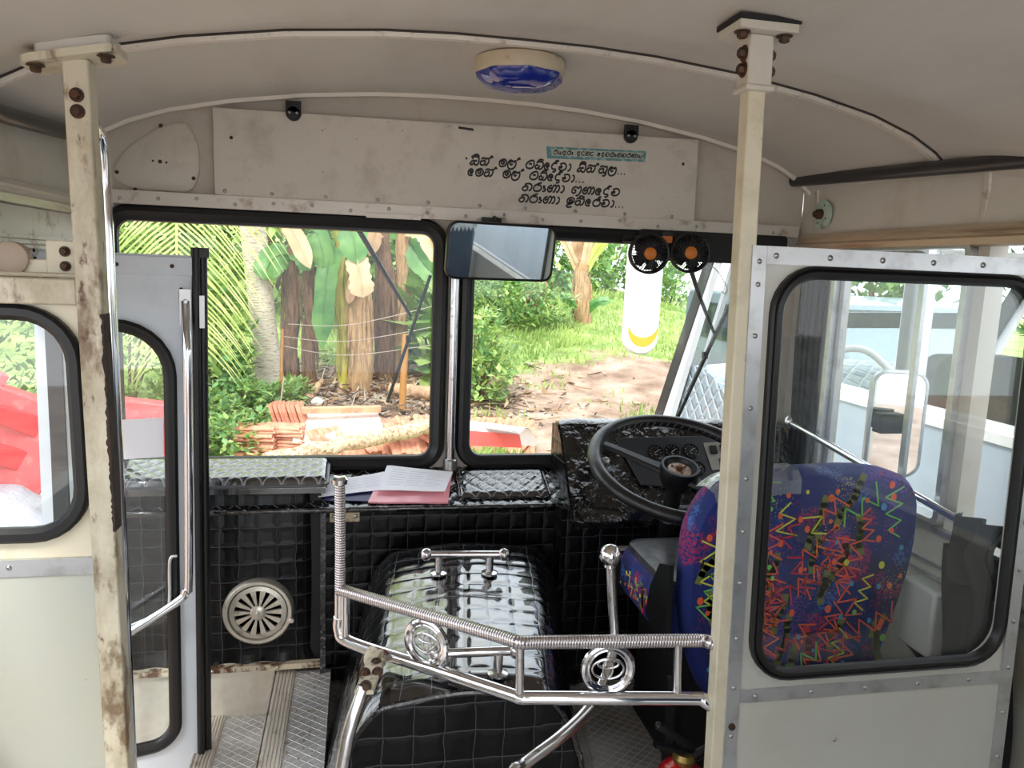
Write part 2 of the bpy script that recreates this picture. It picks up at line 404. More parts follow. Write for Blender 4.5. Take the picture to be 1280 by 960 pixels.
def roofstrip(name, y, w, t, mat, label, x0=None, x1=None):
    b = MB(); loop = []
    X = [x for x in xs if (x0 is None or x >= x0) and (x1 is None or x <= x1)]
    vs = []
    for x in X:
        z = zceil(x)
        vs += [(x, y-w/2, z+.001), (x, y-w/2+w*.2, z-t), (x, y+w/2-w*.2, z-t), (x, y+w/2, z+.001)]
    fs = []
    for i in range(len(X)-1):
        for j in range(3): fs.append((4*i+j, 4*i+j+1, 4*i+j+5, 4*i+j+4))
    b.add(vs, fs)
    return struct(name, b, mat, label, 'trim')
mSTRIP = M('roof_strip', (222, 216, 206), .35, .2, spots=[(30, (150, 130, 116), .55, .75, 5)])
roofstrip('trim_1', 1.735, .028, .012, mSTRIP, 'metal strip arching across the ceiling behind the blue lamp')
roofstrip('trim_9', 1.719, .006, .004, M('dark_gap', (58, 52, 48), .7), 'dark shadow-gap seam beside the metal ceiling strip')
roofstrip('trim_2', YF-.03, .02, .01, M('white_trim', (222, 214, 200), .4), 'pale moulding where the ceiling meets the front board')

# ---- front wall with its two windscreen openings
W1 = (-.70, .262, .672, 1.432); W2 = (.312, 1.345, .672, 1.432)
outer = [(XL, -.1), (XR, -.1), (XR, 1.585)]+[(x, zceil(x)) for x in reversed(xs)]+[(XL, 1.585)]
b = MB()
b.poly(outer, (0, YF, 0), EX, EZ, EY, .06, holes=[rrect(*W1, .075)[::-1], rrect(*W2, .075)[::-1]])
struct('wall_front', b, mHEAD, 'cream front wall of the bus around the split windscreen', 'wall')

def gasket(mb, loop, prof, o, U, W, N, m=0):
    mb.rings([(inset(loop, d), h) for d, h in prof], o, U, W, N, m)
GP = [(-.006, 0), (-.006, .012), (.0, .02), (.010, .022), (.018, .016), (.024, .010), (.030, .010), (.032, .0)]
for i, (w, lab) in enumerate(((W1, 'left half of the split windscreen with black rubber surround'), (W2, 'right half of the split windscreen, in front of the steering wheel'))):
    t = thing('window_%d' % (i+1), lab, 'window', ((w[0]+w[1])/2, YF, w[2]), kind='structure')
    b = MB(); gasket(b, rrect(*w, .075), [(d*1.25, h*1.3) for d, h in GP], (0, YF, 0), EX, EZ, -EY); part('rubber_seal', b, mBLK, t)
    b = MB(); b.poly(inset(rrect(*w, .075), .012), (0, YF+.02, 0), EX, EZ, EY, .005); part('glass_pane', b, mGLASS, t, smooth=False)

# header board: rivetted band above the windscreen, hinged cover board, speaker plate
t = thing('header_cover_board', 'long cream cover board above the windscreen carrying black verse lettering', 'panel', (.33, 2.34, 1.48))
yb = 2.335
q = [aY(px, py, yb) for px, py in ((265, 134), (268, 243), (868, 277), (874, 175))]
b = MB(); b.poly([(p.x, p.z) for p in q], (0, yb, 0), EX, EZ, EY, .02); part('board', b, mPANEL, t, bevel=.002)
def onb(px, py, y=yb): return aY(px, py, y)
b = MB()
for px in (281, 340, 407, 472, 535, 600, 657, 719, 781, 840): b.screw(onb(px, 236+(px-268)*.0575+2, yb), -EY, .0055)
for p in ((289, 172), (591, 196), (854, 205)): b.screw(onb(*p), -EY, .005, 1)
split_parts('rivet', b, [mSTEEL, mDARK], t)
for k, (px, py) in enumerate(((367, 139), (788, 168))):
    c = onb(px, py, yb-.002); b = MB()
    b.box(c.x-.021, c.x+.021, yb-.016, yb, c.z-.004, c.z+.026); b.lathe([(.021, 0), (.021, .012), (.017, .016), (0, .016)], (c.x, yb, c.z-.006), -EY, 20)
    b.screw((c.x-.010, yb-.016, c.z-.006), -EY, .0045, 1); b.screw((c.x+.010, yb-.016, c.z-.006), -EY, .0045, 1)
    part('catch', b, [mBLK, mSTEEL], t, 'black plastic catch')
c = onb(581, 161); b = MB(); b.poly(rrect(-.034, .034, -.006, .006, .004), (c.x, yb-.004, c.z), Vector((1, 0, -.07)), EZ, EY, .004); b.poly(rrect(-.02, .026, -.0035, .0035, .003), (c.x, yb-.006, c.z), Vector((1, 0, -.07)), EZ, EY, .003, m=1)
part('slot_latch', b, [mALUP, mLETTER], t, 'small dark slotted latch')

# -- lettering: each letter is drawn as strokes of a brush of constant width
G = {}
def g(ch, w, *st): G[ch] = (w, st)
g('si', 1.15, [(.30, .55), (.12, .32), (.05, .08), (.30, .0), (.52, .28), (.62, .02), (.95, .02), (1.05, .45), (.98, .95), (.6, 1.12), (.28, .98), (.22, .72)], [(.28, .6), (.5, .5), (.82, .58)], [(.25, .98), (.4, 1.32), (.8, 1.36), (1.0, 1.05)])
g('th', 1.12, [(.30, .5), (.1, .55), (.03, .25), (.22, .02), (.5, .08), (.62, .4), (.5, .68), (.32, .55)], [(.06, .82), (.35, 1.0), (.7, .9), (.95, .95), (1.05, .55), (.92, .15), (.66, .0)])
g('hal', .30, [(-.12, .9), (-.02, 1.18), (.18, 1.32)], [(.05, 1.12), (.28, 1.2)])
g('ma', 1.05, [(.3, .95), (.08, .6), (.2, .12), (.55, 0), (.92, .25), (.95, .7), (.6, 1.0), (.35, .85), (.33, .5), (.52, .34), (.7, .5), (.62, .72), (.46, .64)])
g('la', 1.12, [(.62, .5), (.48, .32), (.3, .45), (.36, .75), (.6, .8), (.25, .92), (.04, .5), (.12, -.05), (.5, -.28), (.92, -.05), (1.04, .5), (.88, .9), (.72, .62)])
g('pi', 1.1, [(.35, .98), (.12, .7), (.05, .3), (.3, .02), (.75, .02), (1.0, .3), (1.0, .8), (.8, 1.1), (.35, .98)], [(.36, .6), (.62, .66)], [(.5, .64), (.78, .58)])
g('bi', 1.05, [(.42, .42), (.2, .55), (.05, .3), (.2, .02), (.42, .12), (.6, .45), (.46, .1), (.75, -.02), (.98, .3), (.98, .8), (.7, 1.0), (.3, .98), (.15, .75)], [(.25, .98), (.5, 1.3), (.95, 1.2)])
g('e', .82, [(.52, .42), (.4, .58), (.28, .45), (.4, .3), (.58, .42), (.58, .72), (.32, .86), (.08, .6), (.08, .22), (.32, 0), (.66, .08)])
g('da', .85, [(.68, .86), (.4, .96), (.12, .7), (.1, .3), (.35, .1), (.6, .12), (.66, -.1), (.48, -.26), (.28, -.2)], [(.4, .96), (.45, .62), (.7, .55)])
g('dee', .9, [(.68, .86), (.4, .96), (.12, .7), (.1, .3), (.35, .1), (.6, .12), (.66, -.1), (.48, -.26), (.28, -.2)], [(.4, .96), (.55, 1.28), (.78, 1.22)], [(.56, 1.15), (.88, 1.32)])
g('va', 1.05, [(.18, .55), (.36, .6), (.4, .42), (.22, .36), (.06, .5), (.1, .15), (.45, 0), (.85, .18), (.95, .6), (.7, .97), (.3, .95), (.12, .8)])
g('aa', .5, [(.1, .95), (.34, .8), (.4, .4), (.28, .08), (.06, .0)])
g('thu', 1.15, *G['th'][1], [(.95, .25), (1.0, -.15), (.78, -.38), (.6, -.28)])
g('ka', 1.15, [(.5, .98), (.25, .85), (.42, .62), (.15, .5), (.04, .2), (.3, .0), (.58, .12), (.6, .55), (.42, .6)], [(.5, .98), (.85, .95), (1.08, .62), (1.0, .15), (.8, .02)])
g('ra', 1.0, [(.86, 1.22), (.5, 1.05), (.12, .7), (.08, .25), (.38, .0), (.8, .1), (.95, .5), (.72, .85), (.4, .8)])
g('ru', 1.55, *G['ra'][1], [(1.08, .72), (1.3, .72), (1.2, .46), (1.46, .36), (1.36, .06), (1.12, .06)])
g('nna', 1.45, [(.46, .95), (.15, .75), (.05, .3), (.3, .02), (.55, .2), (.5, .55), (.28, .5), (.3, .3)], [(.55, .2), (.62, .8), (.86, .98), (.98, .6), (.86, .06), (.72, .1)], [(.98, .7), (1.2, .98), (1.4, .6), (1.3, .12), (1.1, .02)])
g('gu', 1.2, [(.5, .95), (.15, .75), (.08, .25), (.3, .02), (.52, .22), (.46, .5), (.26, .42)], [(.5, .95), (.72, .72), (.95, .98), (1.12, .55), (1.02, .0), (.82, -.3), (.62, -.22)])
g('i', 1.0, [(.56, .42), (.38, .36), (.36, .62), (.62, .66), (.68, .36), (.4, .16), (.12, .34), (.12, .76), (.5, 1.0), (.88, .8), (.86, .4), (.5, .08), (.12, -.1), (.3, -.36), (.8, -.26)])
g('thi', 1.12, *G['th'][1], [(.3, .98), (.55, 1.3), (1.0, 1.12)])
g('ree', 1.0, [(.9, 1.0), (.5, 1.0), (.12, .7), (.08, .25), (.38, .0), (.8, .1), (.95, .5), (.72, .82), (.4, .78)], [(.55, 1.02), (.72, 1.34), (.92, 1.26)])
g('na', 1.05, *G['th'][1]); g('ya', 1.0, [(.1, .9), (.1, .2), (.4, 0), (.55, .4), (.4, .7), (.6, .0), (.9, .1), (.95, .9)])
g('ta', .9, [(.8, .9), (.4, .98), (.1, .6), (.2, .1), (.6, 0), (.85, .25)])
g('.', .34, [(.08, .05), (.14, .05), (.2, .04)]); g(' ', .6)
def lettering(mb, words, p0, p1, y, h, bw, slant=.16, m=0):
    tot = sum(G[c][0]+.10 for c in words); p0, p1 = Vector(p0), Vector(p1); U = (p1-p0)/tot; x = 0
    for c in words:
        w, sts = G[c]
        for st in sts:
            pts = catmull([Vector((a, bb, 0)) for a, bb in st], 5)
            P = [p0+U*(x+q.x+slant*q.y)+EZ*(q.y*h) for q in pts]
            L = []
            for k, q in enumerate(P):
                tg = P[min(k+1, len(P)-1)]-P[max(k-1, 0)]
                nn = Vector((-tg.z, 0, tg.x)); nn = nn.normalized() if nn.length > 1e-9 else EX
                ww = bw*(.5+.14*abs(nn.z)); L.append((q+nn*ww, q-nn*ww))
            vs = []
            for a, bb in L:
                vs += [(a.x, y, a.z), (bb.x, y, bb.z), (bb.x, y-.0007, bb.z), (a.x, y-.0007, a.z)]
            fs = [(0, 1, 2, 3), tuple(4*(len(L)-1)+j for j in (3, 2, 1, 0))]
            for k in range(len(L)-1):
                for j in range(4): fs.append((4*k+j, 4*k+(j+1) % 4, 4*k+4+(j+1) % 4, 4*k+4+j))
            mb.add(vs, fs, m)
        x += w+.10
for n, ((x0, y0), (x1, y1), words) in enumerate((
        ((587, 205.5), (783, 218.5), 'si th hal s ma la hal s pi bi e dee va aa s si th hal thu la . . .'),
        ((584, 219), (731, 228.5), 'ma_e e ma th hal s ma la hal s pi bi e dee va aa . . .'),
        ((652, 238), (775, 245), 'ka ru nna aa s gu nna e dee va'),
        ((648, 252), (781, 260), 'ka ru nna aa s i thi e ree va aa . . .'))):
    b = MB(); ws = [' ' if w == 's' else w for w in words.split() if w != 'ma_e']
    lettering(b, ws, aY(x0, y0, yb), aY(x1, y1, yb), yb-.0002, .0215, .0044)
    part('lettering', b, mLETTER, t, smooth=False, fix=False)
b = MB(); c = onb(583, 198); b.box(c.x-.003, c.x+.003, yb-.001, yb, c.z-.003, c.z+.003); part('lettering', b, mLETTER, t)
# sticker
q = [onb(px, py) for px, py in ((683, 183), (684, 198), (806, 202.5), (808, 189))]
s_ = MB(); s_.poly([(p.x, p.z) for p in q], (0, yb-.001, 0), EX, EZ, EY, .001)
q2 = [onb(px, py) for px, py in ((689, 186), (689.5, 194.5), (803, 199.5), (804, 191))]
s_.poly([(p.x, p.z) for p in q2], (0, yb-.0016, 0), EX, EZ, EY, .0006, m=1)
lettering(s_, [' ' if w == 's' else w for w in 'ra ya da ru s da ta na ta s e da va ru ka va ra nna ya'.split()], onb(691, 192.5), onb(802, 197.5), yb-.0017, .0105, .0022, m=2)
part('sticker', s_, [mTEAL, mTEALC, mLETTER], t, 'small teal sticker with a pale lettered field', smooth=False, fix=False)

# rivetted band right under the board
b = MB(); b.box(XL+.02, XR-.03, yb-.004, YF, 1.437, 1.474)
for px in range(150, 990, 48):
    c = aY(px, 248+(px-137)*.0505+5, yb-.004); b.screw((c.x, yb-.004, 1.455+.006*math.sin(px)), -EY, .0055, 1)
b.box(.02, .18, yb-.008, yb-.004, 1.432, 1.447)
struct('trim_3', b, [mALUP, mSTEEL], 'rivetted pale band along the top of the windscreen', 'trim', bevel=.002)
# dark shade strip at the top right of the windscreen
b = MB(); b.poly(rrect(.86, 1.37, 1.345, 1.44, .012), (0, 2.325, 0), EX, EZ, EY, .018)
solo('sun_visor', b, mBLKM, 'black folded sun visor along the top right of the windscreen', 'sun visor', bevel=.004)
# speaker plate at the left of the board
pts = [(140, 218), (148, 198), (168, 178), (198, 160), (224, 153), (234, 157), (246, 178), (249, 200), (247, 222), (237, 238), (210, 239), (168, 235), (148, 227)]
q = [aY(px, py, 2.36) for px, py in pts]
lp = [tuple(p) [:2] for p in [(v.x, v.y) for v in catmull([Vector((p.x, p.z, 0)) for p in q], 3, True)]]
t = thing('speaker_cover_plate', 'D-shaped cream cover plate at the left end of the front board', 'cover plate', (sum(p.x for p in q)/len(q), 2.36, min(p.z for p in q)))
b = MB(); b.rings([(lp, 0), (lp, .008), (inset(lp, .006 if sum(lp[i-1][0]*lp[i][1]-lp[i][0]*lp[i-1][1] for i in range(len(lp))) > 0 else -.006), .012)], (0, YF, 0), EX, EZ, -EY, closed=False, cap=True); part('plate', b, mPANEL, t)
b = MB()
for p in ((201, 157), (146, 215), (169, 237), (242, 223), (200, 202)): b.screw(aY(*p, YF-.012), -EY, .0055)
for p in ((191, 201), (208, 203)): b.screw(aY(*p, YF-.012), -EY, .003)
split_parts('screw', b, mDARK, t, .012)
# central pillar strip and chrome rod between the windscreens
t = thing('windscreen_centre_rod', 'slim chrome rod standing between the two windscreen halves', 'rod', (.287, 2.345, .69))
b = MB(); b.tube([(.287, 2.335, .69), (.287, 2.335, 1.42)], .0135, 14); part('rod', b, mCHROME2, t)
b = MB(); b.lathe([(.022, 0), (.022, .03), (.018, .034)], (.287, 2.335, .672), EZ, 16); part('socket', b, mSTEEL, t)

# ---- side walls
WTOP, WSIL = 1.41, .70
def cove(name, xe, sgn, label):
    b = MB(); prof = [(xe, 1.60), (xe+sgn*.002, 1.53), (xe-sgn*.004, 1.46), (xe-sgn*.01, WTOP)]
    prof = prof+[(xe+sgn*.05, WTOP), (xe+sgn*.05, 1.60)]
    b.poly([(p[0]*sgn, p[1]) for p in prof], (0, YB, 0), EX*sgn, EZ, EY, YF-YB)
    return b
b = cove('c', XR, 1, '')
# openings: driver's side window Y 1.52..2.22, further passenger windows behind
def sidewall(b, x, sgn, y_openings, y0, y1, zs):
    o = sorted(y_openings); cur = y0
    b.box(min(x, x+sgn*.05), max(x, x+sgn*.05), y0, y1, -.1, zs)
    for (a, c) in o:
        if a > cur: b.box(min(x, x+sgn*.05), max(x, x+sgn*.05), cur, a, zs, WTOP)
        cur = c
    if cur < y1: b.box(min(x, x+sgn*.05), max(x, x+sgn*.05), cur, y1, zs, WTOP)
sidewall(b, XR, 1, [(-2.3, -1.2), (-1.1, 0.0), (.1, 1.1), (1.2, 1.565), (1.60, 2.14)], YB, YF+.06, WSIL)
struct('wall_right', b, mCREAM3, 'cream right side wall of the bus with the driver window', 'wall')
b = cove('c', XL, -1, '')
sidewall(b, XL, -1, [(-2.3, -1.2), (-1.1, 0.0), (.1, 1.3)], YB, 1.42, WSIL)
b.box(XL-.05, XL, 2.28, YF+.06, -.1, WTOP)
struct('wall_left', b, mCREAM3, 'cream left side wall of the bus beside the doorway', 'wall')
# floor of the bus: rear aisle, driver floor; the step well stays open
b = MB(); b.box(XL, XR, YB, 1.38, -.06, .04); b.box(-.212, XR, 1.38, YF, -.06, .04)
struct('floor', b, mTREAD, 'ribbed metal floor of the driver area', 'floor')

# header mouldings over the side windows
for nm, x, sg, lab in (('trim_4', XR, -1, 'brownish moulding above the driver side window'), ('trim_5', XL, 1, 'pale moulding ledge above the folding door')):
    b = MB(); b.poly([(0, 0), (.022, .004), (.026, .02), (.018, .026), (.018, .034), (.026, .04), (.02, .052), (0, .054)], (x, YB if sg < 0 else 1.4, 1.395), EX*sg, EZ, EY, YF-(YB if sg < 0 else 1.4)-.03)
    struct(nm, b, M('moulding_'+nm, (190, 172, 146) if sg < 0 else (206, 200, 188), .35, .2, spots=[(12, (140, 112, 86), .5, .75, 7)], stretch=(1, .2, 3)), lab, 'trim')
# lower door header on the left
b = MB(); b.box(XL-.02, XL+.012, 1.42, 2.33, 1.335, 1.395)
for k in range(4): b.box(XL+.012, XL+.034-.004*k, 1.42, 2.33, 1.292+.011*k, 1.300+.011*k, 0)
b.box(XL-.02, XL+.012, 1.42, 2.33, 1.288, 1.335)
for y in (1.5, 1.7, 1.9, 2.1, 2.25): b.screw((XL+.034, y, 1.30), EX, .005, 1)
struct('trim_6', b, [mALUP, mDARK], 'grooved pale rail over the open folding door', 'trim')
b = MB(); b.box(XL-.02, XL+.03, 1.42, 2.30, 1.225, 1.286)  # black box put in for the darkness of the open void over the door
struct('trim_10', b, mBLKM, 'black box put in for the dark void under the grooved rail over the door', 'trim')
# wall joint cover strips
b = MB()
for k, (y, w) in enumerate(((1.60, .026), (2.29, .02))):
    pts = [(XR-.002+.004*math.sin(t*PI/4), y, 1.585-.16*t/4) for t in range(5)]
    b.tube(pts, w/2, 8, sq=.5, up=EY)
struct('trim_7', b, mALUP, 'short curved joint strip above the driver window moulding', 'trim')
# black ceiling rails at both eaves
def rail(lab, a, c, d):
    t = thing('ceiling_rail', lab, 'rail', (Vector(a)+Vector(c))/2)
    b = MB(); b.tube([a, c, d], .0185, 14); part('tube', b, M('rail_black', (40, 40, 42), .35), t)
    b = MB(); dr = (Vector(a)-Vector(c)).normalized(); b.lathe([(.0225, -.02), (.0225, .012), (.012, .016)], a, dr, 16); part('end_cap', b, mBLK, t)
rail('black padded ceiling rail on the driver side', aX(988, 227, 1.40), aX(1280, 200, 1.40), (1.40, -1.5, 1.575))
rail('black padded ceiling rail above the doorway side', aX(97, 169, -.70), aX(0, 142, -.70), (-.70, -1.5, 1.57))
# round speaker mount on the right cove
t = thing('round_speaker_mount', 'small round mint-green speaker mount on the right cove panel', 'speaker', (XR, 2.22, 1.50))
c = aX(1029, 268, XR-.008); b = MB(); b.lathe([(.045, 0), (.045, .007), (.035, .010), (0, .010)], (XR-.006, c.y, c.z), -EX, 24); part('plate', b, M('mint_plastic', (176, 196, 180), .4, spots=[(30, (120, 130, 115), .55, .7, 4)]), t)
b = MB(); b.lathe([(.016, 0), (.016, .012), (.01, .016), (.01, .024), (0, .024)], (XR-.016, c.y, c.z), -EX, 12)
for a in range(4): b.screw((XR-.014, c.y+.03*math.cos(a*PI/2+.5), c.z+.03*math.sin(a*PI/2+.5)), -EX, .004)
part('connector', b, mDARK, t)

# ---- dome lamp
c = aZ(650, 80, 1.783); c.z = zceil(c.x)
t = thing('dome_lamp', 'round ceiling lamp with deep blue lens and cream base', 'lamp', c)
b = MB(); b.lathe([(.098, .0), (.106, -.004), (.107, -.03), (.104, -.038), (.09, -.038)], c, EZ, 40); part('base', b, M('lamp_base', (206, 192, 166), .5, spots=[(16, (110, 88, 66), .55, .72, 7)]), t)
mLENS, nt, bb = _nt('blue_lens'); bb.inputs['Base Color'].default_value = (*lin((22, 42, 140)), 1); bb.inputs['Roughness'].default_value = .07; bb.inputs['Coat Weight'].default_value = 1
b = MB(); n = 48; prof = [(.103, -.038), (.1, -.048), (.085, -.060), (.06, -.070), (.03, -.075), (0, -.077)]
vs = []; fs = []
for (r, h) in prof:
    for j in range(n):
        a = 2*PI*j/n; k = 1+.035*math.cos(8*a)*(r/.1); vs.append((c.x+r*k*math.cos(a), c.y+r*k*math.sin(a), c.z+h+.004*math.cos(8*a)*(1-r/.1)*0))
for i in range(len(prof)-1):
    for j in range(n): fs.append((i*n+j, i*n+(j+1) % n, (i+1)*n+(j+1) % n, (i+1)*n+j))
b.add(vs, fs); part('lens', b, mLENS, t)
# small staple mark on the ceiling
c = aZ(338, 94, 1.765); c.z = zceil(c.x); b = MB(); b.box(c.x-.014, c.x+.014, c.y-.006, c.y+.006, c.z-.004, c.z+.002)
solo('ceiling_bracket', b, mALUP, 'tiny metal tab on the ceiling left of the blue lamp', 'bracket')
# ================================================================== INSIDE THE BUS
def aP(px, py, p0, n): d = _ray(px, py); n = Vector(n); return CAM+d*((Vector(p0)-CAM).dot(n)/d.dot(n))
def lean(mb, k, z0):
    for p in mb.v: p.x += k*(z0-p.z)
    return mb
def bolt(mb, p, N, r=.009, m=0):
    mb.lathe([(r*1.5, 0), (r*1.5, .002)], p, N, 14, m); q = Vector(p)+Vector(N).normalized()*.002
    mb.lathe([(r, 0), (r, .007), (r*.8, .009), (0, .009)], q, N, 6, m)

# ---------------------------------------------------------------- left partition behind the doorway
YP = 1.40
t = thing('left_partition', 'worn cream partition with rounded window behind the open folding door', 'partition', (-.6, YP, -.05), kind='thing')
LK, LZ = .016, 1.0
b = MB(); b.box(-.450, -.411, YP-.02, YP+.02, -.05, 1.601); part('post', lean(b, LK, LZ), mCREAM2, t, bevel=.003)
b = MB(); zt = zceil(-.43)
vs = rrect(-.505, -.365, YP-.045, YP+.045, .02); b.poly(vs, (0, 0, 1.598), EX+EZ*.22, EY, EZ, .012, )
for p in b.v: p.z += .22*.43
part('flange', lean(b, LK, LZ), mCREAM2, t)
b = MB(); b.poly(rrect(-.485, -.375, YP-.035, YP+.04, .01), (0, 0, 1.606), EX+EZ*.22, EY, EZ, .02)
for p in b.v: p.z += .22*.43
part('packing_block', lean(b, LK, LZ), mCEIL, t)
b = MB()
for x in (-.485, -.383): bolt(b, (x, YP-.025, 1.597+.22*(x+.43)), -EZ, .009)
for z in (1.545, 1.52): bolt(b, (-.43, YP-.02, z), -EY, .0075)
split_parts('bolt', lean(b, LK, LZ), mDARK, t)
b = MB(); b.box(XL+.002, -.449, YP-.02, YP+.02, 1.213, 1.256); part('top_beam', lean(b, LK, LZ), mCREAM2, t, bevel=.003)
wl = (XL+.035, -.449, .806, 1.212)
b = MB(); b.poly([(XL+.002, .775), (-.4505, .775), (-.4505, 1.2125), (XL+.002, 1.2125)], (0, YP+.012, 0), EX, EZ, -EY, .012, holes=[rrect(wl[0]+.012, wl[1]-.012, wl[2]+.012, wl[3]-.012, .085)[::-1]])
part('window_panel', lean(b, LK, LZ), mCREAM, t)
b = MB(); gasket(b, rrect(*wl, .095), [(0, 0), (0, .012), (.006, .018), (.018, .018), (.026, .01), (.026, 0)], (0, YP, 0), EX, EZ, -EY); part('rubber_seal', lean(b, LK, LZ), mBLK, t)
b = MB(); b.poly(inset(rrect(*wl, .095), .01), (0, YP+.004, 0), EX, EZ, EY, .004); part('glass', lean(b, LK, LZ), mGLASSP, t, smooth=False)
b = MB(); b.box(XL+.002, -.418, YP-.004, YP+.012, -.05, .775); part('lower_board', lean(b, LK, LZ), mGREYP, t)
b = MB(); b.poly([(XL+.002, .745), (-.446, .745), (-.446, -.05), (-.418, -.05), (-.418, .775), (XL+.002, .775)], (0, YP-.004, 0), EX, EZ, -EY, .004)
for x in (-.70, -.585, -.444): b.screw((x, YP-.008, .762), -EY, .0048, 1)
for z in (.748, .66, .52, .40, .28): b.screw((-.432, YP-.008, z), -EY, .0048, 1)
for z in (.60, .585): b.lathe([(.004, 0), (.004, .001), (0, .001)], (-.432, YP-.008, z), -EY, 8, 2)
part('trim', lean(b, LK, LZ), [mALU, mSTEEL, mLETTER], t)
b = MB(); rr_ = random.Random(2); pz = [1.20-.005*i for i in range(76)]; vs = []
for z in pz: w_ = .0012+.0035*rr_.random()+.003*max(0, noise.noise((z*22, 0, 0))); vs += [(-.4105-w_, YP-.0207, z), (-.4095, YP-.0207, z), (-.4095, YP+.015, z)]
b.add(vs, [(3*i+k, 3*i+k+1, 3*i+k+4, 3*i+k+3) for i in range(75) for k in range(2)]); part('flaked_edge', lean(b, LK, LZ), M('bare_rust', (58, 40, 32), .8, spots=[(40, (30, 22, 20), .45, .6, 5)]), t, 'jagged strip of bare rust along the post edge', smooth=False)
# chrome grab pole beside it
t = thing('chrome_grab_pole', 'tall chrome grab pole right beside the worn cream post', 'pole', (-.434, 1.5, -.05))
b = MB(); b.tube([(-.436, 1.495, -.04), (-.436, 1.495, 1.40), (-.437, 1.492, 1.47), (-.436, 1.475, 1.50), (-.432, 1.43, 1.51)], .0135, 16); part('tube', lean(b, .006, 1.0), mCHROME, t)
b = MB(); b.lathe([(.03, 0), (.03, .006), (.017, .01)], (-.43, 1.495, -.05), EZ, 20); part('foot', b, mSTEEL, t)
# door mechanism bracket above the partition beam
t = thing('door_mechanism', 'small cream door roller bracket above the left partition', 'bracket', (-.56, 1.46, 1.26))
b = MB(); b.box(-.52, -.462, 1.45, 1.462, 1.262, 1.318); b.box(-.56, -.52, 1.455, 1.47, 1.262, 1.285); b.box(-.74, -.46, 1.44, 1.475, 1.256, 1.263); part('bracket', b, mCREAM, t, bevel=.002)
b = MB(); b.lathe([(.028, 0), (.028, .022), (.02, .026), (0, .026)], (-.575, 1.47, 1.285), -EY, 18); part('roller', b, M('tan_plastic', (176, 158, 140), .5), t)
b = MB(); bolt(b, (-.49, 1.45, 1.30), -EY, .006); bolt(b, (-.49, 1.45, 1.275), -EY, .006); split_parts('bolt', b, mDARK, t, .015)

# ---------------------------------------------------------------- folding door
A = Vector((-.400, 2.03, 0)); B = Vector((-.725, 1.93, 0)); U = (A-B).normalized(); Nn = Vector((U.y, -U.x, 0)); LEN = (A-B).length
t = thing('folding_door_leaf', 'pale blue-white folding door leaf standing open, with tall rounded window', 'door', B+Vector((0, 0, -.35)), kind='thing')
DK, DZ = -.010, 1.0
wd = (.035, LEN-.055, .02, 1.135)
b = MB(); b.poly([(0, -.35), (LEN, -.35), (LEN, 1.302), (0, 1.302)], B, U, EZ, -Nn, .028, holes=[rrect(*wd, (.13, .1, .06, .06))[::-1]])
part('panel', lean(b, DK, DZ), mDOOR, t)
b = MB(); gasket(b, inset(rrect(*wd, (.13, .1, .06, .06)), -.012), [(0, 0), (0, .01), (.008, .016), (.022, .014), (.03, .006), (.03, -.006)], B, U, EZ, Nn); part('rubber_seal', lean(b, DK, DZ), mBLK, t)
b = MB(); b.poly(rrect(*wd, (.13, .1, .06, .06)), B-Nn*.012, U, EZ, -Nn, .004); part('glass', lean(b, DK, DZ), mGLASSP, t, smooth=False)
b = MB(); b.obox(B+U*(LEN/2)+Nn*.004+EZ*1.275, U*LEN/2, Nn*.004, EZ*.022)
for u in (.05, .17, .29): b.screw(B+U*u+Nn*.008+EZ*1.275, Nn, .005, 1)
b.screw(B+U*(LEN-.03)+EZ*1.22, Nn, .004, 1)
part('top_rail', lean(b, DK, DZ), [mDOOR, mDARK], t, bevel=.002)
b = MB(); e = B+U*(LEN+.004)
b.tube([e+Nn*.006+EZ*-.35, e+Nn*.006+EZ*1.32], .010, 10); b.tube([e+U*.017-Nn*.006+EZ*-.35, e+U*.017-Nn*.006+EZ*1.31], .011, 10); b.obox(e+U*.01+EZ*1.31, U*.02, Nn*.012, EZ*.012)
part('edge_rubber', lean(b, DK, DZ), mBLK, t)
b = MB(); b.obox(e+U*.012+Nn*.012+EZ*1.165, U*.006, Nn*.004, EZ*.04); part('hinge', lean(b, DK, DZ), mSTEEL, t)
pt = lambda u, z, o: B+U*u+Nn*o+EZ*z
h = [pt(LEN-.022, 1.19, .01), pt(LEN-.022, 1.15, .02), pt(LEN-.022, 1.09, .045), pt(LEN-.022, 1.0, .05), pt(LEN-.026, .50, .05), pt(LEN-.035, .46, .05), pt(LEN-.06, .43, .05), pt(.10, .335, .05), pt(.06, .325, .045), pt(.05, .32, .0)]
b = MB(); b.tube(catmull(h, 4), .0105, 12); part('grab_handle', lean(b, DK, DZ), mCHROME, t, 'bent chrome grab handle')
b = MB(); b.obox(pt(LEN-.022, 1.175, .006), U*.013, Nn*.006, EZ*.045); bolt(b, pt(LEN-.022, 1.19, .012), Nn, .006); bolt(b, pt(LEN-.022, 1.155, .012), Nn, .006); part('handle_plate', lean(b, DK, DZ), mSTEEL, t)
b = MB(); b.tube(catmull([pt(LEN-.05, .545, .02), pt(LEN-.065, .54, .02), pt(LEN-.068, .50, .02), pt(LEN-.07, .42, .02), pt(LEN-.09, .40, .02), pt(.06, .34, .02)], 4), .004, 8); part('pull_rod', lean(b, DK, DZ), mALU, t)
b = MB(); b.poly(rrect(.10, LEN-.075, .80, .90, .003), B-Nn*.008, U, EZ, Nn, .001); part('notice', lean(b, DK, DZ), mPAPER, t, 'pale paper notice stuck on the glass')
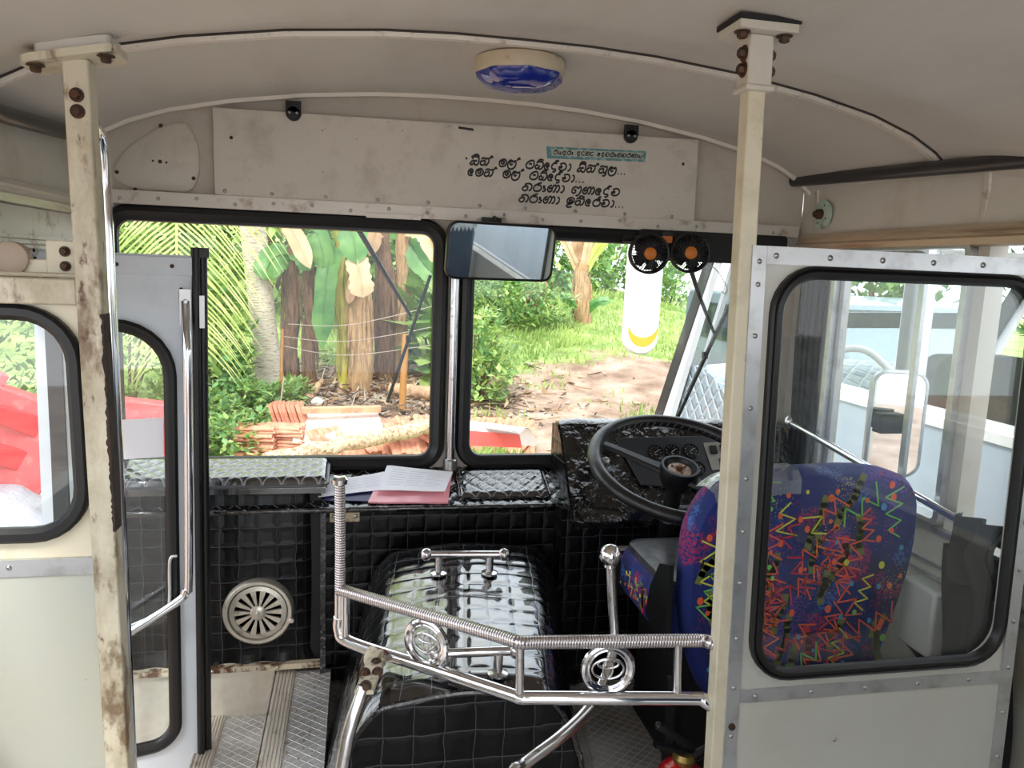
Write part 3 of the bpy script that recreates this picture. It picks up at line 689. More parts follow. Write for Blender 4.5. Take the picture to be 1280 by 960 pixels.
# the other folded leaf, seen edge-on through the left partition window
A2, B2 = Vector((-.505, 1.615, 0)), Vector((-.555, 1.60, 0)); U2 = (A2-B2).normalized(); N2 = Vector((U2.y, -U2.x, 0))
t = thing('folding_door_leaf', 'narrow folded door leaf seen through the left partition window', 'door', B2+Vector((0, 0, -.35)), kind='thing')
b = MB(); b.obox((A2+B2)/2+EZ*.46, U2*.024, N2*.014, EZ*.80)
part('panel', b, mDOOR, t, bevel=.003)
b = MB(); b.obox(B2-U2*.012+EZ*.46, U2*.013, N2*.016, EZ*.80); part('edge_rubber', b, M('grey_seal', (70, 74, 80), .5), t)

# ---------------------------------------------------------------- right partition behind the driver
YR = 1.25; RK, RZ = .028, 1.355
def rp(px, py): p = aY(px, py, YR); return p.x-RK*(RZ-p.z), p.z
x0 = rp(940, 309)[0]; zT = 1.357; x1 = rp(1262, 850)[0]+.002
t = thing('driver_partition', 'cream partition with large rounded window behind the driver seat', 'partition', ((x0+x1)/2, YR, -.05), kind='thing')
gl = rp(948, 600)[0]; gr = rp(1252, 800)[0]; gt = rp(1050, 334)[1]; gb = rp(1000, 846)[1]
wr = (gl, gr, gb, gt)
b = MB(); b.poly([(x0, .04), (x1, .04), (x1, zT), (x0, zT)], (0, YR+.015, 0), EX, EZ, -EY, .015, holes=[rrect(wr[0]+.012, wr[1]-.012, wr[2]+.012, wr[3]-.012, .075)[::-1]])
part('panel', lean(b, RK, RZ), mWHITEP, t)
b = MB(); gasket(b, rrect(*wr, .085), [(0, 0), (0, .010), (.004, .014), (.007, .010), (.010, .014), (.018, .016), (.024, .008), (.024, 0)], (0, YR, 0), EX, EZ, -EY); part('rubber_seal', lean(b, RK, RZ), mBLK, t)
b = MB(); b.poly(inset(rrect(*wr, .085), .012), (0, YR+.003, 0), EX, EZ, EY, .005); part('glass', lean(b, RK, RZ), mGLASSP, t, smooth=False)
zm = rp(1080, 858)[1]
b = MB(); tw = .027
b.box(x0, x0+tw, YR-.004, YR, .04, zT); b.box(x0+tw+.0005, x1, YR-.004, YR, zT-.031, zT); b.box(x1-tw, x1, YR-.004, YR, .04, zT-.0315); b.box(x0+tw+.0005, x1-tw-.0005, YR-.004, YR, zm-.013, zm+.013)
for z in (1.33, 1.29, 1.20, 1.07, .94, .84, .74, .63, .53, .43, .33, .23): b.screw((x0+tw/2, YR-.004, z), -EY, .0048, 1); b.screw((x1-tw/2, YR-.004, z), -EY, .0048, 1)
for k in range(6): b.screw((x0+.045+.105*k, YR-.004, zT-.016), -EY, .0055, 1)
for k in range(5): b.screw((x0+.06+.118*k, YR-.004, zm), -EY, .0048, 1)
for z in (.45, .33): b.lathe([(.007, 0), (.007, .003), (0, .004)], (x0+tw/2, YR-.004, z), -EY, 12, 2)
b.screw((x0+.24, YR, .40), -EY, .004, 1)
part('trim', lean(b, RK, RZ), [mALU, mSTEEL, mDARK], t)
# its pole, with flange on the ceiling
xp = x0-.006
zc_ = zceil(xp, YR)
t = thing('driver_partition_pole', 'cream square pole rising from the driver partition to the ceiling', 'pole', (xp, YR+.02, -.05))
b = MB(); b.box(xp-.016, xp+.016, YR+.001, YR+.033, -.05, zc_-.09); part('tube', lean(b, RK, RZ), mCREAM, t, bevel=.003)
b = MB(); b.box(xp-.022, xp+.022, YR-.006, YR+.038, zc_-.105, zc_-.022); b.box(xp-.026, xp+.026, YR-.01, YR+.042, zc_-.112, zc_-.102); part('socket', lean(b, RK, RZ), mCREAM3, t, bevel=.003)
b = MB(); b.poly([(-.052, -.045), (.052, -.045), (.052, .035), (.03, .045), (-.03, .045), (-.052, .035)], (xp, YR+.016, zc_-.022), EX, EY, EZ, .013); part('flange', lean(b, RK, RZ), mCREAM3, t)
b = MB(); b.poly([(-.055, -.047), (.055, -.047), (.055, .037), (.032, .049), (-.032, .049), (-.055, .037)], (xp, YR+.016, zc_-.0085), EX, EY, EZ, .0085); part('rubber_pad', lean(b, RK, RZ), mBLKM, t)
b = MB()
for sx in (-1, 1):
    bolt(b, (xp+sx*.038, YR-.008, zc_-.022), -EZ, .009)
    for z in (zc_-.05, zc_-.076): bolt(b, (xp+sx*.022, YR+.012, z), EX*sx, .009)
split_parts('bolt', lean(b, RK, RZ), mDARK, t, .015)

# ---------------------------------------------------------------- dashboard shelf and lower front panels
yd0, zd0, yd1, zd1 = 2.19, .607, 2.365, .672
SN = Vector((0, -(zd1-zd0), yd1-yd0)).normalized()
def shelf(px, py, o=0.0): return aP(px, py, Vector((0, yd0, zd0))+SN*o, SN)
t = thing('dashboard_shelf', 'glossy black diamond-quilted shelf under the windscreen', 'dashboard', (.1, 2.28, .58))
def wav(x, y, a=.0035): return a*noise.noise((x*14, y*14, 3.1))
b = MB()
def fs_(u, v):
    x = -.73+1.35*u; y = yd0-.012+(yd1-yd0+.012)*v; z = zd0+(y-yd0)*(zd1-zd0)/(yd1-yd0)
    a, c = (x+y)/.036/1.414, (x-y)/.036/1.414
    pf = min(abs((a % 1)-.5), abs((c % 1)-.5)); pf = 1-abs(1-2*min(.5, .5-0)) if False else 1
    d = min(min(a % 1, 1-a % 1), min(c % 1, 1-c % 1))
    return (x, y, z+.006*min(1, d*5)**.5-.006+wav(x, y))
b.grid(fs_, 200, 40, 0, lambda u, v: (1.35*u-.73, v*.19))
b.box(-.73, .62, yd0+.001, yd1, .585, .597)
part('quilted_top', b, mQD, t, fix=False)
b = MB(); b.tube([(-.73, yd0-.012, .60), (.0, yd0-.012, .598), (.615, yd0-.012, .596)], .009, 10); part('front_edge', b, mVINYL, t)
# raised lid at the left end
b = MB()
def lidf(x0, x1, y0, y1, z0, slope, h, r=.02):
    def f(u, v):
        x = x0+(x1-x0)*u; y = y0+(y1-y0)*v; e = min(x-x0, x1-x, y-y0, y1-y); q = min(1, max(0, e)/r); zz = z0+(y-y0)*slope+h*math.sqrt(max(0, 1-(1-q)**2))
        a, c = (x+y)/.036/1.414, (x-y)/.036/1.414; d = min(min(a % 1, 1-a % 1), min(c % 1, 1-c % 1))
        return (x, y, zz+(.005*min(1, d*5)**.5-.005)*min(1, max(0, (e-.012)*80)))
    return f
b.grid(lidf(-.66, -.082, 2.185, 2.345, .662, .16, .03), 120, 36, 0, lambda u, v: (-.66+.578*u, .16*v))
b.box(-.655, -.087, 2.19, 2.34, .645, .667)
lid_ = part('lid', b, mQD, t, 'raised padded lid at the door end', fix=False)
b = MB(); b.tube([(p[0], p[1], .664+(p[1]-2.185)*.16+.004) for p in rrect(-.66, -.082, 2.185, 2.345, .02)], .005, 8, closed=True); part('piping', b, M('grey_piping', (60, 60, 62), .3), lid_)
b = MB(); b.grid(lidf(.305, .585, 2.205, 2.335, .612, (zd1-zd0)/(yd1-yd0), .016), 90, 36, 0, lambda u, v: (.28*u, .13*v)); lid_ = part('lid', b, mQD, t, 'square quilted lid with piped edge by the binnacle', fix=False)
b = MB(); b.tube([(p[0], p[1], .614+(p[1]-2.205)*.371+.002) for p in rrect(.305, .585, 2.205, 2.335, .015)], .004, 8, closed=True); part('piping', b, mVINYL, lid_)

# quilted panel with the round vent, between door and engine cover
t = thing('vent_panel', 'black square-quilted kick panel with a round metal vent beside the steps', 'panel', (-.27, 2.2, .12))
b = MB()
def fp(u, v):
    x = -.735+.635*u; z = .135+.535*v; y = 2.205-.022*math.sin(PI*max(0, (u-.3)/.7))*math.sin(PI*min(1, v*1.05))
    if u > .93: y += (u-.93)*.5
    if v < .06: y -= .012*(1-v/.06)*(.6+.4*math.sin(u*40))
    return (x, y, z)
b.grid(fp, 60, 50, 0, lambda u, v: (.635*u, .535*v), flip=True); b.box(-.735, -.10, 2.215, 2.36, .125, .66, 1)
part('quilted_board', b, [mQB, mBLKM], t, fix=False)
vc = Vector((-.272, 2.178, .302))
b = MB(); b.lathe([(.098, -.02), (.098, .006), (.092, .014), (.084, .014), (.080, .006), (.080, -.004), (.098, -.02)], vc, -EY, 48, caps=False)
b.lathe([(.079, .002), (.079, .01), (.066, .012), (.064, .004), (.079, .002)], vc, -EY, 48, caps=False); b.lathe([(.022, -.002), (.022, .012), (.016, .016), (.004, .016), (0, .012)], vc, -EY, 20)
for k in range(14):
    a = 2*PI*k/14; d = Vector((math.cos(a), 0, math.sin(a))); s2 = Vector((-d.z, 0, d.x))
    b.add([vc+d*.018+s2*.0022-EY*.009, vc+d*.018-s2*.0022-EY*.009, vc+d*.068-s2*.0085-EY*.009, vc+d*.068+s2*.0085-EY*.009, vc+d*.018+s2*.0022-EY*.001, vc+d*.018-s2*.0022-EY*.001, vc+d*.068-s2*.0085-EY*.001, vc+d*.068+s2*.0085-EY*.001], [(0, 1, 2, 3), (4, 7, 6, 5), (0, 4, 5, 1), (1, 5, 6, 2), (2, 6, 7, 3), (3, 7, 4, 0)])
b.screw(vc-EY*.016, -EY, .006); b.lathe([(.008, 0), (.008, .012), (.006, .014), (0, .014)], vc+Vector((.092, -.002, -.028)), -EY, 12)
part('vent_grille', b, M('vent_metal', (206, 200, 188), .3, .7, spots=[(30, (140, 128, 112), .55, .75, 5)]), t, 'round pale metal vent with radial slots')
b = MB(); b.lathe([(.081, 0), (0, 0)], vc+EY*.004, -EY, 32); part('vent_opening', b, M('vent_inside', (62, 54, 46), .7), t)
# steps
t = thing('door_step_riser', 'scuffed white metal riser with rusty ledge at the front of the step well', 'riser', (-.33, 2.2, -.1))
b = MB(); b.box(-.735, -.215, 2.20, 2.215, -.20, .135); part('plate', b, M('riser_white', (206, 200, 186), .45, spots=[(7, (176, 164, 144), .45, .72, 7), (30, (110, 92, 72), .68, .75, 5)]), t)
b = MB(); b.box(-.72, -.10, 2.178, 2.2, .118, .134)
for x in (-.45, -.40, -.34, -.28, -.22): b.screw((x, 2.178, .125), -EY, .005, 1)
part('ledge', b, [M('rusty_ledge', (204, 190, 164), .5, spots=[(9, RUST, .50, .56, 7)]), mSTEEL], t)
def tread(lab, x0, x1, y0, y1, z, strip):
    t = thing('door_step', lab, 'step', ((x0+x1)/2, (y0+y1)/2, z-.2))
    b = MB(); b.box(x0, x1, y0, y1, z-.03, z); part('tread_plate', b, mTREAD, t)
    b = MB(); b.box(x0-.006, x0+strip, y0, y1, z, z+.004); b.box(x0-.010, x0-.003, y0, y1, z-.035, z+.004)
    for k in range(5): b.box(x0+.002+k*strip/5.2, x0+.002+k*strip/5.2+.004, y0, y1, z+.004, z+.0065)
    part('nosing', b, mALUP, t, 'ribbed aluminium nosing')
    b = MB(); b.box(x0-.002, x0+.012, y0, y1, z-.2, z-.031); part('riser', b, mALUP, t)
tread('upper tread-plate step between the vent panel and the engine cover', -.222, -.07, 1.44, 2.2, .10, .05)
tread('lower tread-plate step deep in the door well', -.415, -.236, 1.44, 2.2, -.03, .045)
b = MB()
for k in range(60):
    x = random.uniform(-.20, -.10); y = random.uniform(1.75, 2.18)
    if x < -.14 and random.random() < .7: continue
    r = random.uniform(.0015, .004); b.ball((x, y, .10+r*.6), r, 6, 0, (1, 1, .7))
solo('grit', b, M('grit', (150, 130, 105), .9), 'loose grit lying on the upper step', 'grit', kind='stuff')
# centre panel under the shelf, and the driver's kick panel
t = thing('centre_front_panel', 'black quilted panel under the shelf ahead of the engine cover', 'panel', (.25, 2.2, .05))
b = MB(); b.poly([(-.095, .055), (.60, .055), (.60, .595), (-.095, .595)], (0, 2.21, 0), EX, EZ, EY, .02); part('quilted_board', b, mQB, t)
b = MB(); b.box(-.10, -.085, 2.175, 2.215, .06, .60); part('edge_trim', b, mVINYL, t)
c = aY(431, 645, 2.205); b = MB(); b.box(c.x-.042, c.x+.042, 2.2, 2.209, c.z-.016, c.z+.016)
for s in (-.03, .03): b.screw((c.x+s, 2.2, c.z), -EY, .007, 1)
part('metal_plate', b, [M('brass_plate', (176, 162, 132), .4, .5, spots=[(40, (110, 92, 66), .5, .7, 5)]), mSTEEL], t, 'small tarnished plate with two screws')
t = thing('driver_kick_panel', 'black quilted kick panel under the steering wheel', 'panel', (1.0, 2.15, .04))
b = MB(); b.poly([(.60, .04), (1.38, .04), (1.38, .60), (.60, .60)], (0, 2.13, 0), EX, EZ, EY, .05); part('quilted_board', b, mQB, t)
b = MB(); b.box(.76, 1.3, 2.115, 2.13, .47, .48); b.box(.76, 1.3, 2.11, 2.13, .33, .465, 1); part('lower_shelf', b, [mALUP, mBLKM], t)

# ---------------------------------------------------------------- engine cover
mQB2 = quilt('black_quilt_rear', (10, 10, 12), (70, 72, 78), .062, .3, thr=.03, dist=.003, wrinkle=.5, coat=.05, spec=.2)
t = thing('engine_cover', 'big glossy black quilted engine cover between the seats', 'engine cover', (.28, 1.8, .04))
def hump(u, v):
    # u across 0..1, v from back (0) to front (1)
    y = 1.425+.745*v; xl = .008+.055*v; xr = .43+.145*v; zt = .452+.048*v+.006*math.sin(PI*v)
    bl, br = xl-.115, xr+.115; hz = zt-.04
    r = .085
    # path: left foot -> shoulder -> top -> shoulder -> right foot
    pts = [Vector((bl, 0, .04)), Vector((bl+.06, 0, .22)), Vector((xl-.02, 0, zt-.10)), Vector((xl+.03, 0, zt-.02)), Vector((xl+.10, 0, zt)), Vector(((xl+xr)/2, 0, zt+.012)), Vector((xr-.10, 0, zt)), Vector((xr-.03, 0, zt-.02)), Vector((xr+.02, 0, zt-.10)), Vector((br-.06, 0, .22)), Vector((br, 0, .04))]
    return pts, y
NV = 110; NU = 140
rows = []
for j in range(NV+1):
    v = j/NV; pts, y = hump(0, v); P = catmull(pts, 16); 
    L = [0]
    for a, c in zip(P, P[1:]): L.append(L[-1]+(c-a).length)
    row = []
    for i in range(NU+1):
        s = L[-1]*i/NU; k = 0
        while k < len(L)-2 and L[k+1] < s: k += 1
        f = (s-L[k])/max(1e-9, L[k+1]-L[k]); q = P[k].lerp(P[k+1], f); row.append((Vector((q.x, y, q.z)), s-L[-1]/2))
    rows.append(row)
b = MB(); CELL = .062; vs = []; us = []; fs = []
for j, row in enumerate(rows):
    for i, (q, s) in enumerate(row):
        a = rows[j][min(i+1, NU)][0]-rows[j][max(i-1, 0)][0]; c = rows[min(j+1, NV)][i][0]-rows[max(j-1, 0)][i][0]
        nn = a.cross(c).normalized()
        if nn.z < 0 and abs(nn.z) > .3: nn = -nn
        uu, ww = s/CELL, (q.y-1.425)/CELL
        d = min(min(uu % 1, 1-uu % 1), min(ww % 1, 1-ww % 1)); pf = .0018*min(1, d*4)**.6
        vv = j/NV
        drop = 0
        if vv < .07: drop = (1-vv/.07)**2*.02
        if vv > .9: drop = ((vv-.9)/.1)**2*.03
        vs.append(q+nn*(pf+.002*noise.noise(q*9))-EZ*drop*min(1, max(0, (q.z-.2)*4))); us.append((s, q.y-1.425))
for j in range(NV):
    for i in range(NU): a = j*(NU+1)+i; fs.append((a, a+1, a+NU+2, a+NU+1))
b.add(vs, fs, 0, us); part('cover', b, mQH, t, fix=True, ang=80)
b = MB(); pts, y = hump(0, 0); P = [Vector((p.x, p.y, p.z)) for p in catmull(pts, 8)]
loop = [(p.x, p.z-.012 if p.z > .3 else p.z) for p in P]
b.poly(loop, (0, 1.428, 0), EX, EZ, EY, .02)
part('rear_panel', b, mQB2, t)
b = MB(); b.tube([(p[0], 1.426, p[1]) for p in loop], .007, 8); part('piping', b, mVINYL, t)
def thandle(lab, pa, pb, foot, zt, z0):
    a, c = aZ(*pa, zt), aZ(*pb, zt)
    b = MB(); b.tube([a, c], .010, 12); b.ball(a, .017, 12); b.ball(c, .017, 12); hd = part('handle', b, mCHROME2, t, lab)
    for k in foot:
        p = a.lerp(c, k); b = MB(); b.tube([p-EZ*.005, (p.x, p.y, z0+.002)], .010, 12); b.lathe([(.022, 0), (.022, .004), (.012, .008)], (p.x, p.y, z0), EZ, 16); part('post', b, mCHROME2, hd)
thandle('chrome bar handle at the windscreen end', (533, 693), (630, 693), (.16, .82), .555, .502)
thandle('chrome bar handle behind the first emblem of the railing', (545, 817), (645, 813), (.16, .78), .515, .463)

# ---------------------------------------------------------------- chrome railing around the engine cover
t = thing('chrome_railing', 'chrome railing with two round emblems around the back of the engine cover', 'railing', (.3, 1.4, .04))
zt, zl = .60, .487
tl, tk, te = aZ(425, 737, zt), aZ(650, 803, zt), aZ(872, 801, zt); ll, lk, le = aZ(425, 792, zl), aZ(650, 872, zl), aZ(868, 873, zl)
ll.x = tl.x; ll.y = tl.y
mSPI = spiral('spiral_wrapped_chrome', (208, 202, 204), (140, 130, 130), .0055, .22)
pe = Vector((x0-.012, YR+.03, zt-.003))
b = MB(); b.tube(catmull([tl, tl.lerp(tk, .5), tk-(tk-tl).normalized()*.04, tk, tk+(te-tk).normalized()*.04, tk.lerp(te, .5), te, aY(886, 803, 1.283), aY(902, 809, 1.275)], 6), .0128, 14); part('top_rail', b, mSPI, t, 'spiral-wrapped chrome top rail')
b = MB(); pl = Vector((x0+.01, YR+.012, zl-.03)); cl = [ll+EZ*.05, ll+EZ*.02, ll+(lk-ll).normalized()*.03, ll.lerp(lk, .5), lk-(lk-ll).normalized()*.03, lk, lk+(le-lk).normalized()*.03, lk.lerp(le, .5), le, aY(880, 876, 1.283), aY(903, 892, 1.272)]
b.tube(catmull(cl, 6), .0135, 14); part('lower_rail', b, mCHROME, t)
b = MB(); tp = aY(427, 601, tl.y); tp.x = tl.x-.002; b.tube([tl-EZ*.01, tl+EZ*.1, tp], .0115, 14); part('upright', b, mSPI, t, 'spiral-wrapped upright')
b = MB(); b.lathe([(.016, -.006), (.017, .004), (.012, .010), (.006, .008), (0, .008)], tp, EZ, 18); part('upright_cap', b, mCHROME, t)
b = MB(); b.tube([tl, ll+EZ*.03], .0115, 14); b.tube([tl+Vector((.012, -.01, 0)), ll+Vector((.012, -.01, .01))], .009, 12); part('corner_post', b, mCHROME, t)
for k in (1.0, None):
    b = MB(); a, c = (tk, lk) if k else (aZ(848, 802, zt), aZ(846, 872, zl)); b.tube([a, c], .0085, 12); part('spindle', b, mCHROME2, t)
def emblem(c, d, R):
    d = d.normalized(); W = EZ
    def ell(rx, rz, cx=0, cz=0, r=.0025, n=32): b.tube([c+d*(cx+rx*math.cos(2*PI*i/n))+W*(cz+rz*math.sin(2*PI*i/n)) for i in range(n)], r, 8, closed=True, up=d.cross(W))
    b = MB(); ell(R, R, r=.007, n=40); ell(R*.8, R*.8, r=.0028, n=40); ring = part('emblem_ring', b, mCHROME, t)
    b = MB(); ell(R*.66, R*.44); ell(R*.2, R*.42); ell(R*.44, R*.19, 0, R*.22); part('emblem', b, mCHROME2, ring)
dl = (tk-tl).normalized(); f = .485
emblem(aP(533, 804, tl.lerp(tk, .5), Vector((-dl.y, dl.x, 0))), dl, .047)
dr = (te-tk).normalized(); emblem(aP(760, 836, tk.lerp(te, .5), Vector((-dr.y, dr.x, 0))), dr, .047)
cp_ = aZ(470, 822, zl)
b = MB(); dd = (lk-ll).normalized(); fo = Vector((-.035, 1.285, .045)); ft = aY(455, 858, 1.345)
b.tube(catmull([fo, aY(428, 958, 1.31), ft], 4), .0125, 12); part('support_leg', b, mCHROME2, t)
b = MB(); b.tube([cp_-dd*.016, cp_+dd*.016], .021, 14)
ax = (ft-cp_); sd = Vector((1, 0, 0)); nn = ax.normalized().cross(sd)
b.bar(cp_+EZ*.006+Vector((0, -.02, 0)), ft-EZ*.005+Vector((0, -.012, 0)), .034, .008, up=nn)
for k, s in ((.10, .002), (.45, .012), (.45, -.012), (.88, 0)): bolt(b, cp_.lerp(ft, k)+Vector((s, -.026, .008)), -EY+EZ*.25, .0075, 1)
part('clamp', b, [mCREAM2, mDARK], t, 'worn cream clamp bracket with four bolts')

# gear lever
t = thing('gear_lever', 'bent chrome gear lever with a ball top beside the engine cover', 'gear lever', (.3, 1.3, .0))
gp = [aY(763, 696, 1.52), aY(766, 760, 1.51), aY(768, 805, 1.49), aY(757, 845, 1.455), aY(737, 884, 1.41), aY(700, 921, 1.335), aY(655, 955, 1.275), aY(636, 978, 1.24), Vector((.24, 1.22, .2)), Vector((.24, 1.22, .05))]
b = MB(); b.tube(catmull(gp, 5), [.0105]*11+[.0115]*8+[.0125]*27, 14); part('shaft', b, mCHROME2, t)
b = MB(); b.ball(gp[0]+EZ*.004, .0245, 18); b.lathe([(.014, -.022), (.013, -.012)], gp[0], EZ, 14); part('ball_knob', b, mCHROME, t)
# ---------------------------------------------------------------- instrument binnacle
t = thing('instrument_binnacle', 'creased black vinyl binnacle with gauges behind the steering wheel', 'dashboard', (1.0, 2.22, .56))
F0, F1 = Vector((0, 2.275, .815)), Vector((0, 2.10, .607)); FN = Vector((0, -(F0.z-F1.z), F0.y-F1.y)).normalized()
def face(px, py, o=0): return aP(px, py, F0+FN*o, FN)
b = MB(); prof = [(2.365, .56), (2.365, .80), (2.35, .828), (2.315, .836), (2.285, .826), (2.262, .80), (2.105, .612), (2.085, .60), (2.075, .575), (2.09, .55), (2.13, .545)]
n = 44; X0_, X1_ = .625, 1.39; rows = []
for i in range(n+1):
    u = i/n; x = X0_+(X1_-X0_)*u; e = min(1, min(u, 1-u)/.035); k = 1-.035*(1-math.sqrt(max(0, 1-(1-e)**2)))
    for (y, z) in prof:
        yy = 2.25+(y-2.25)*k; z2 = .70+(z-.70)*k
        w = .006*noise.noise((x*11, y*10, z*12)) if z > .56 else 0
        rows.append((x, yy+w*.6, z2+w))
kk = len(prof); fs = []
for i in range(n):
    for j in range(kk): fs.append((i*kk+j, i*kk+(j+1) % kk, (i+1)*kk+(j+1) % kk, (i+1)*kk+j))
fs += [tuple(range(kk)), tuple(n*kk+j for j in reversed(range(kk)))]
b.add(rows, fs); part('housing', b, mVINYL, t)
b = MB(); sd = [(2.362, .575), (2.362, .815), (2.30, .822), (2.255, .785), (2.11, .61), (2.10, .575)]
b.poly(sd, (.6245, 0, 0), EY, EZ, -EX, .006); part('quilted_side', b, mQB, t, 'quilted side of the binnacle')
b = MB(); pq = [face(768, 549), face(914, 545), face(922, 622), face(800, 607)]; O = face(840, 575); Uf = EX; Wf = FN.cross(EX) * -1
Wf = EX.cross(FN)*-1
def f2(p): d = p-O; return (d.dot(Uf), d.dot(Wf))
lp = [f2(p) for p in pq]; lp[1] = (lp[1][0]+.12, lp[1][1]); lp[2] = (lp[2][0]+.12, lp[2][1])
b.poly(lp, O+FN*.002, Uf, Wf, FN, .008); part('instrument_panel', b, M('dash_plastic', (46, 48, 54), .45, bump=(60, .1, .002)), t, bevel=.002)
mDIAL = M('dial_face', (26, 28, 30), .25); mNEED = M('needle_white', (170, 168, 160), .5)
for (px, py, r) in ((819, 566, .026), (840, 565, .026), (863, 564, .026), (873, 586, .022)):
    c = face(px, py, .010); b = MB(); b.lathe([(r, 0), (r, .006), (r*.86, .007), (r*.82, .003), (0, .003)], c, FN, 28); gz = part('gauge', b, mDIAL, t)
    b = MB(); c2 = c+FN*.0042
    for k in range(9):
        a = R_(220-32*k); d = Uf*math.cos(a)+Wf*math.sin(a); b.bar(c2+d*r*.62, c2+d*r*.76, .0018, .0006, up=FN)
    a = R_(35); d = Uf*math.cos(a)+Wf*math.sin(a); b.bar(c2-d*r*.2, c2+d*r*.6, .0022, .001, up=FN); a = R_(-20); b.bar(c2-Uf*.004-Wf*.008, c2+Uf*.004-Wf*.008, .003, .0006, up=FN)
    part('needle', b, mNEED, gz)
b = MB(); pq = [face(877, 556), face(925, 553), face(930, 586), face(888, 590)]; b.poly([f2(p) for p in pq], O+FN*.011, Uf, Wf, FN, .003); part('switch_plate', b, M('switch_plate', (142, 138, 130), .4, .3), t, 'grey switch plate')
b = MB()
for (px, py) in ((892, 562), (905, 577), (918, 576), (905, 560)): b.obox(face(px, py, .018), Uf*.010, Wf*.013, FN*.005)
split_parts('switch', b, mBLKM, t, .004)
b = MB(); b.lathe([(.010, 0), (.010, .012), (.006, .014), (0, .014)], face(757, 577, .0), FN, 14); part('knob', b, mSTEEL, t)

# ---------------------------------------------------------------- steering wheel
HC = Vector((.897, 1.985, .748)); tl_ = R_(20); WN = Vector((0, -math.sin(tl_), math.cos(tl_))); W1_ = EX; W2_ = WN.cross(EX)
if W2_.y < 0: W2_ = -W2_
t = thing('steering_wheel', 'large black steering wheel with a laced cover and rusty hub nut', 'steering wheel', HC)
RW = .245; n = 96; dp = WN*.0
def rim(a, o=0): return HC+WN*(.022+o)+(W1_*math.cos(a)+W2_*math.sin(a))*RW
b = MB(); b.tube([rim(2*PI*i/n) for i in range(n)], [.0195+.0008*math.sin(2*PI*i/n*3) for i in range(n)], 14, closed=True, up=WN)
part('rim', b, M('wheel_vinyl', (22, 22, 24), .34, bump=(28, .35, .004)), t)
b = MB()
for i in range(64):
    a = 2*PI*i/64; c = HC+WN*.022+(W1_*math.cos(a)+W2_*math.sin(a))*(RW-.0185); tg = (-W1_*math.sin(a)+W2_*math.cos(a)); rd = (W1_*math.cos(a)+W2_*math.sin(a))
    b.bar(c-tg*.003+WN*.007-rd*.001, c+tg*.004-WN*.007-rd*.001, .0022, .0022, up=rd)
part('lacing', b, M('lacing_thread', (96, 94, 92), .6), t)
for a in (R_(149), R_(-57)):
    d = W1_*math.cos(a)+W2_*math.sin(a); s = WN.cross(d); b = MB()
    prof = [(.045, .024, -.004), (.10, .019, .002), (.17, .016, .012), (.236, .017, .02)]
    vs = []
    for (r, w, h) in prof: vs += [HC+d*r+s*w+WN*(h-.006), HC+d*r+s*w*.75+WN*(h+.008), HC+d*r-s*w*.75+WN*(h+.008), HC+d*r-s*w+WN*(h-.006)]
    fs = [(0, 1, 2, 3), (15, 14, 13, 12)]
    for i in range(3):
        for j in range(4): fs.append((4*i+j, 4*i+(j+1) % 4, 4*i+4+(j+1) % 4, 4*i+4+j))
    b.add(vs, fs); part('spoke', b, mBLK, t, bevel=.003)
b = MB(); b.lathe([(.04, -.045), (.052, -.02), (.056, .012), (.054, .022), (.047, .022), (.044, .010), (.040, .006), (0, .006)], HC, WN, 40); part('hub', b, mBLK, t)
b = MB(); b.lathe([(.034, .006), (.034, .010), (.028, .013), (.016, .012), (.016, .008), (0, .008)], HC, WN, 30); part('hub_plate', b, M('hub_plate', (176, 158, 144), .5, .3, spots=[(40, (120, 78, 56), .5, .7, 4)]), t, 'pale rusty hub plate')
b = MB(); b.lathe([(.0095, .008), (.0095, .020), (.006, .023), (0, .023)], HC, WN, 6)
for k in range(3): b.lathe([(.004, .012), (.004, .016), (0, .016)], HC+(W1_*math.cos(k*2.1+.4)+W2_*math.sin(k*2.1+.4))*.022, WN, 8)
part('hub_nut', b, M('rusty_nut', (112, 70, 48), .6, .4), t)
t = thing('steering_column', 'black steering column rising through the kick panel', 'column', (.85, 2.1, .45), kind='thing')
c0 = HC-WN*.04; c1 = aY(826, 690, 2.10)
b = MB(); b.tube([c0, c0.lerp(c1, .98)], .024, 16); part('column_tube', b, mBLK, t)
b = MB(); b.lathe([(.045, .0), (.045, .01), (.036, .016), (.026, .016)], c1, (c0-c1).normalized(), 24); part('collar', b, mALUP, t)
b = MB(); p = c0.lerp(c1, .42); b.lathe([(.028, -.02), (.03, 0), (.028, .02)], p, (c0-c1).normalized(), 18); b.obox(p+EX*.075+EY*.01, EX*.045, EY*.016, EZ*.018); part('stalk_box', b, M('grey_stalk_box', (88, 90, 94), .4), t, bevel=.003)
b = MB(); b.tube([p+EX*.11, p+EX*.17+EZ*.02, p+EX*.2+EZ*.03], .006, 8); part('indicator_stalk', b, mBLKM, t)

# ---------------------------------------------------------------- driver seat
YS = 1.60
op = [(860, 712), (866, 668), (886, 628), (914, 603), (956, 592), (1020, 588), (1082, 586), (1128, 594), (1148, 616), (1148, 660), (1138, 712), (1118, 772), (1096, 830), (1074, 880), (1040, 905), (960, 905), (895, 885), (868, 830), (858, 770)]
q = [aY(px, py, YS) for px, py in op]
t = thing('driver_seat', 'driver seat in blue fabric with neon zigzag pattern and clear plastic cover', 'seat', (1.0, 1.8, .04))
lp = [(v.x, v.y) for v in catmull([Vector((p.x, p.z, 0)) for p in q], 3, True)]
if sum(lp[i-1][0]*lp[i][1]-lp[i][0]*lp[i-1][1] for i in range(len(lp))) < 0: lp = lp[::-1]
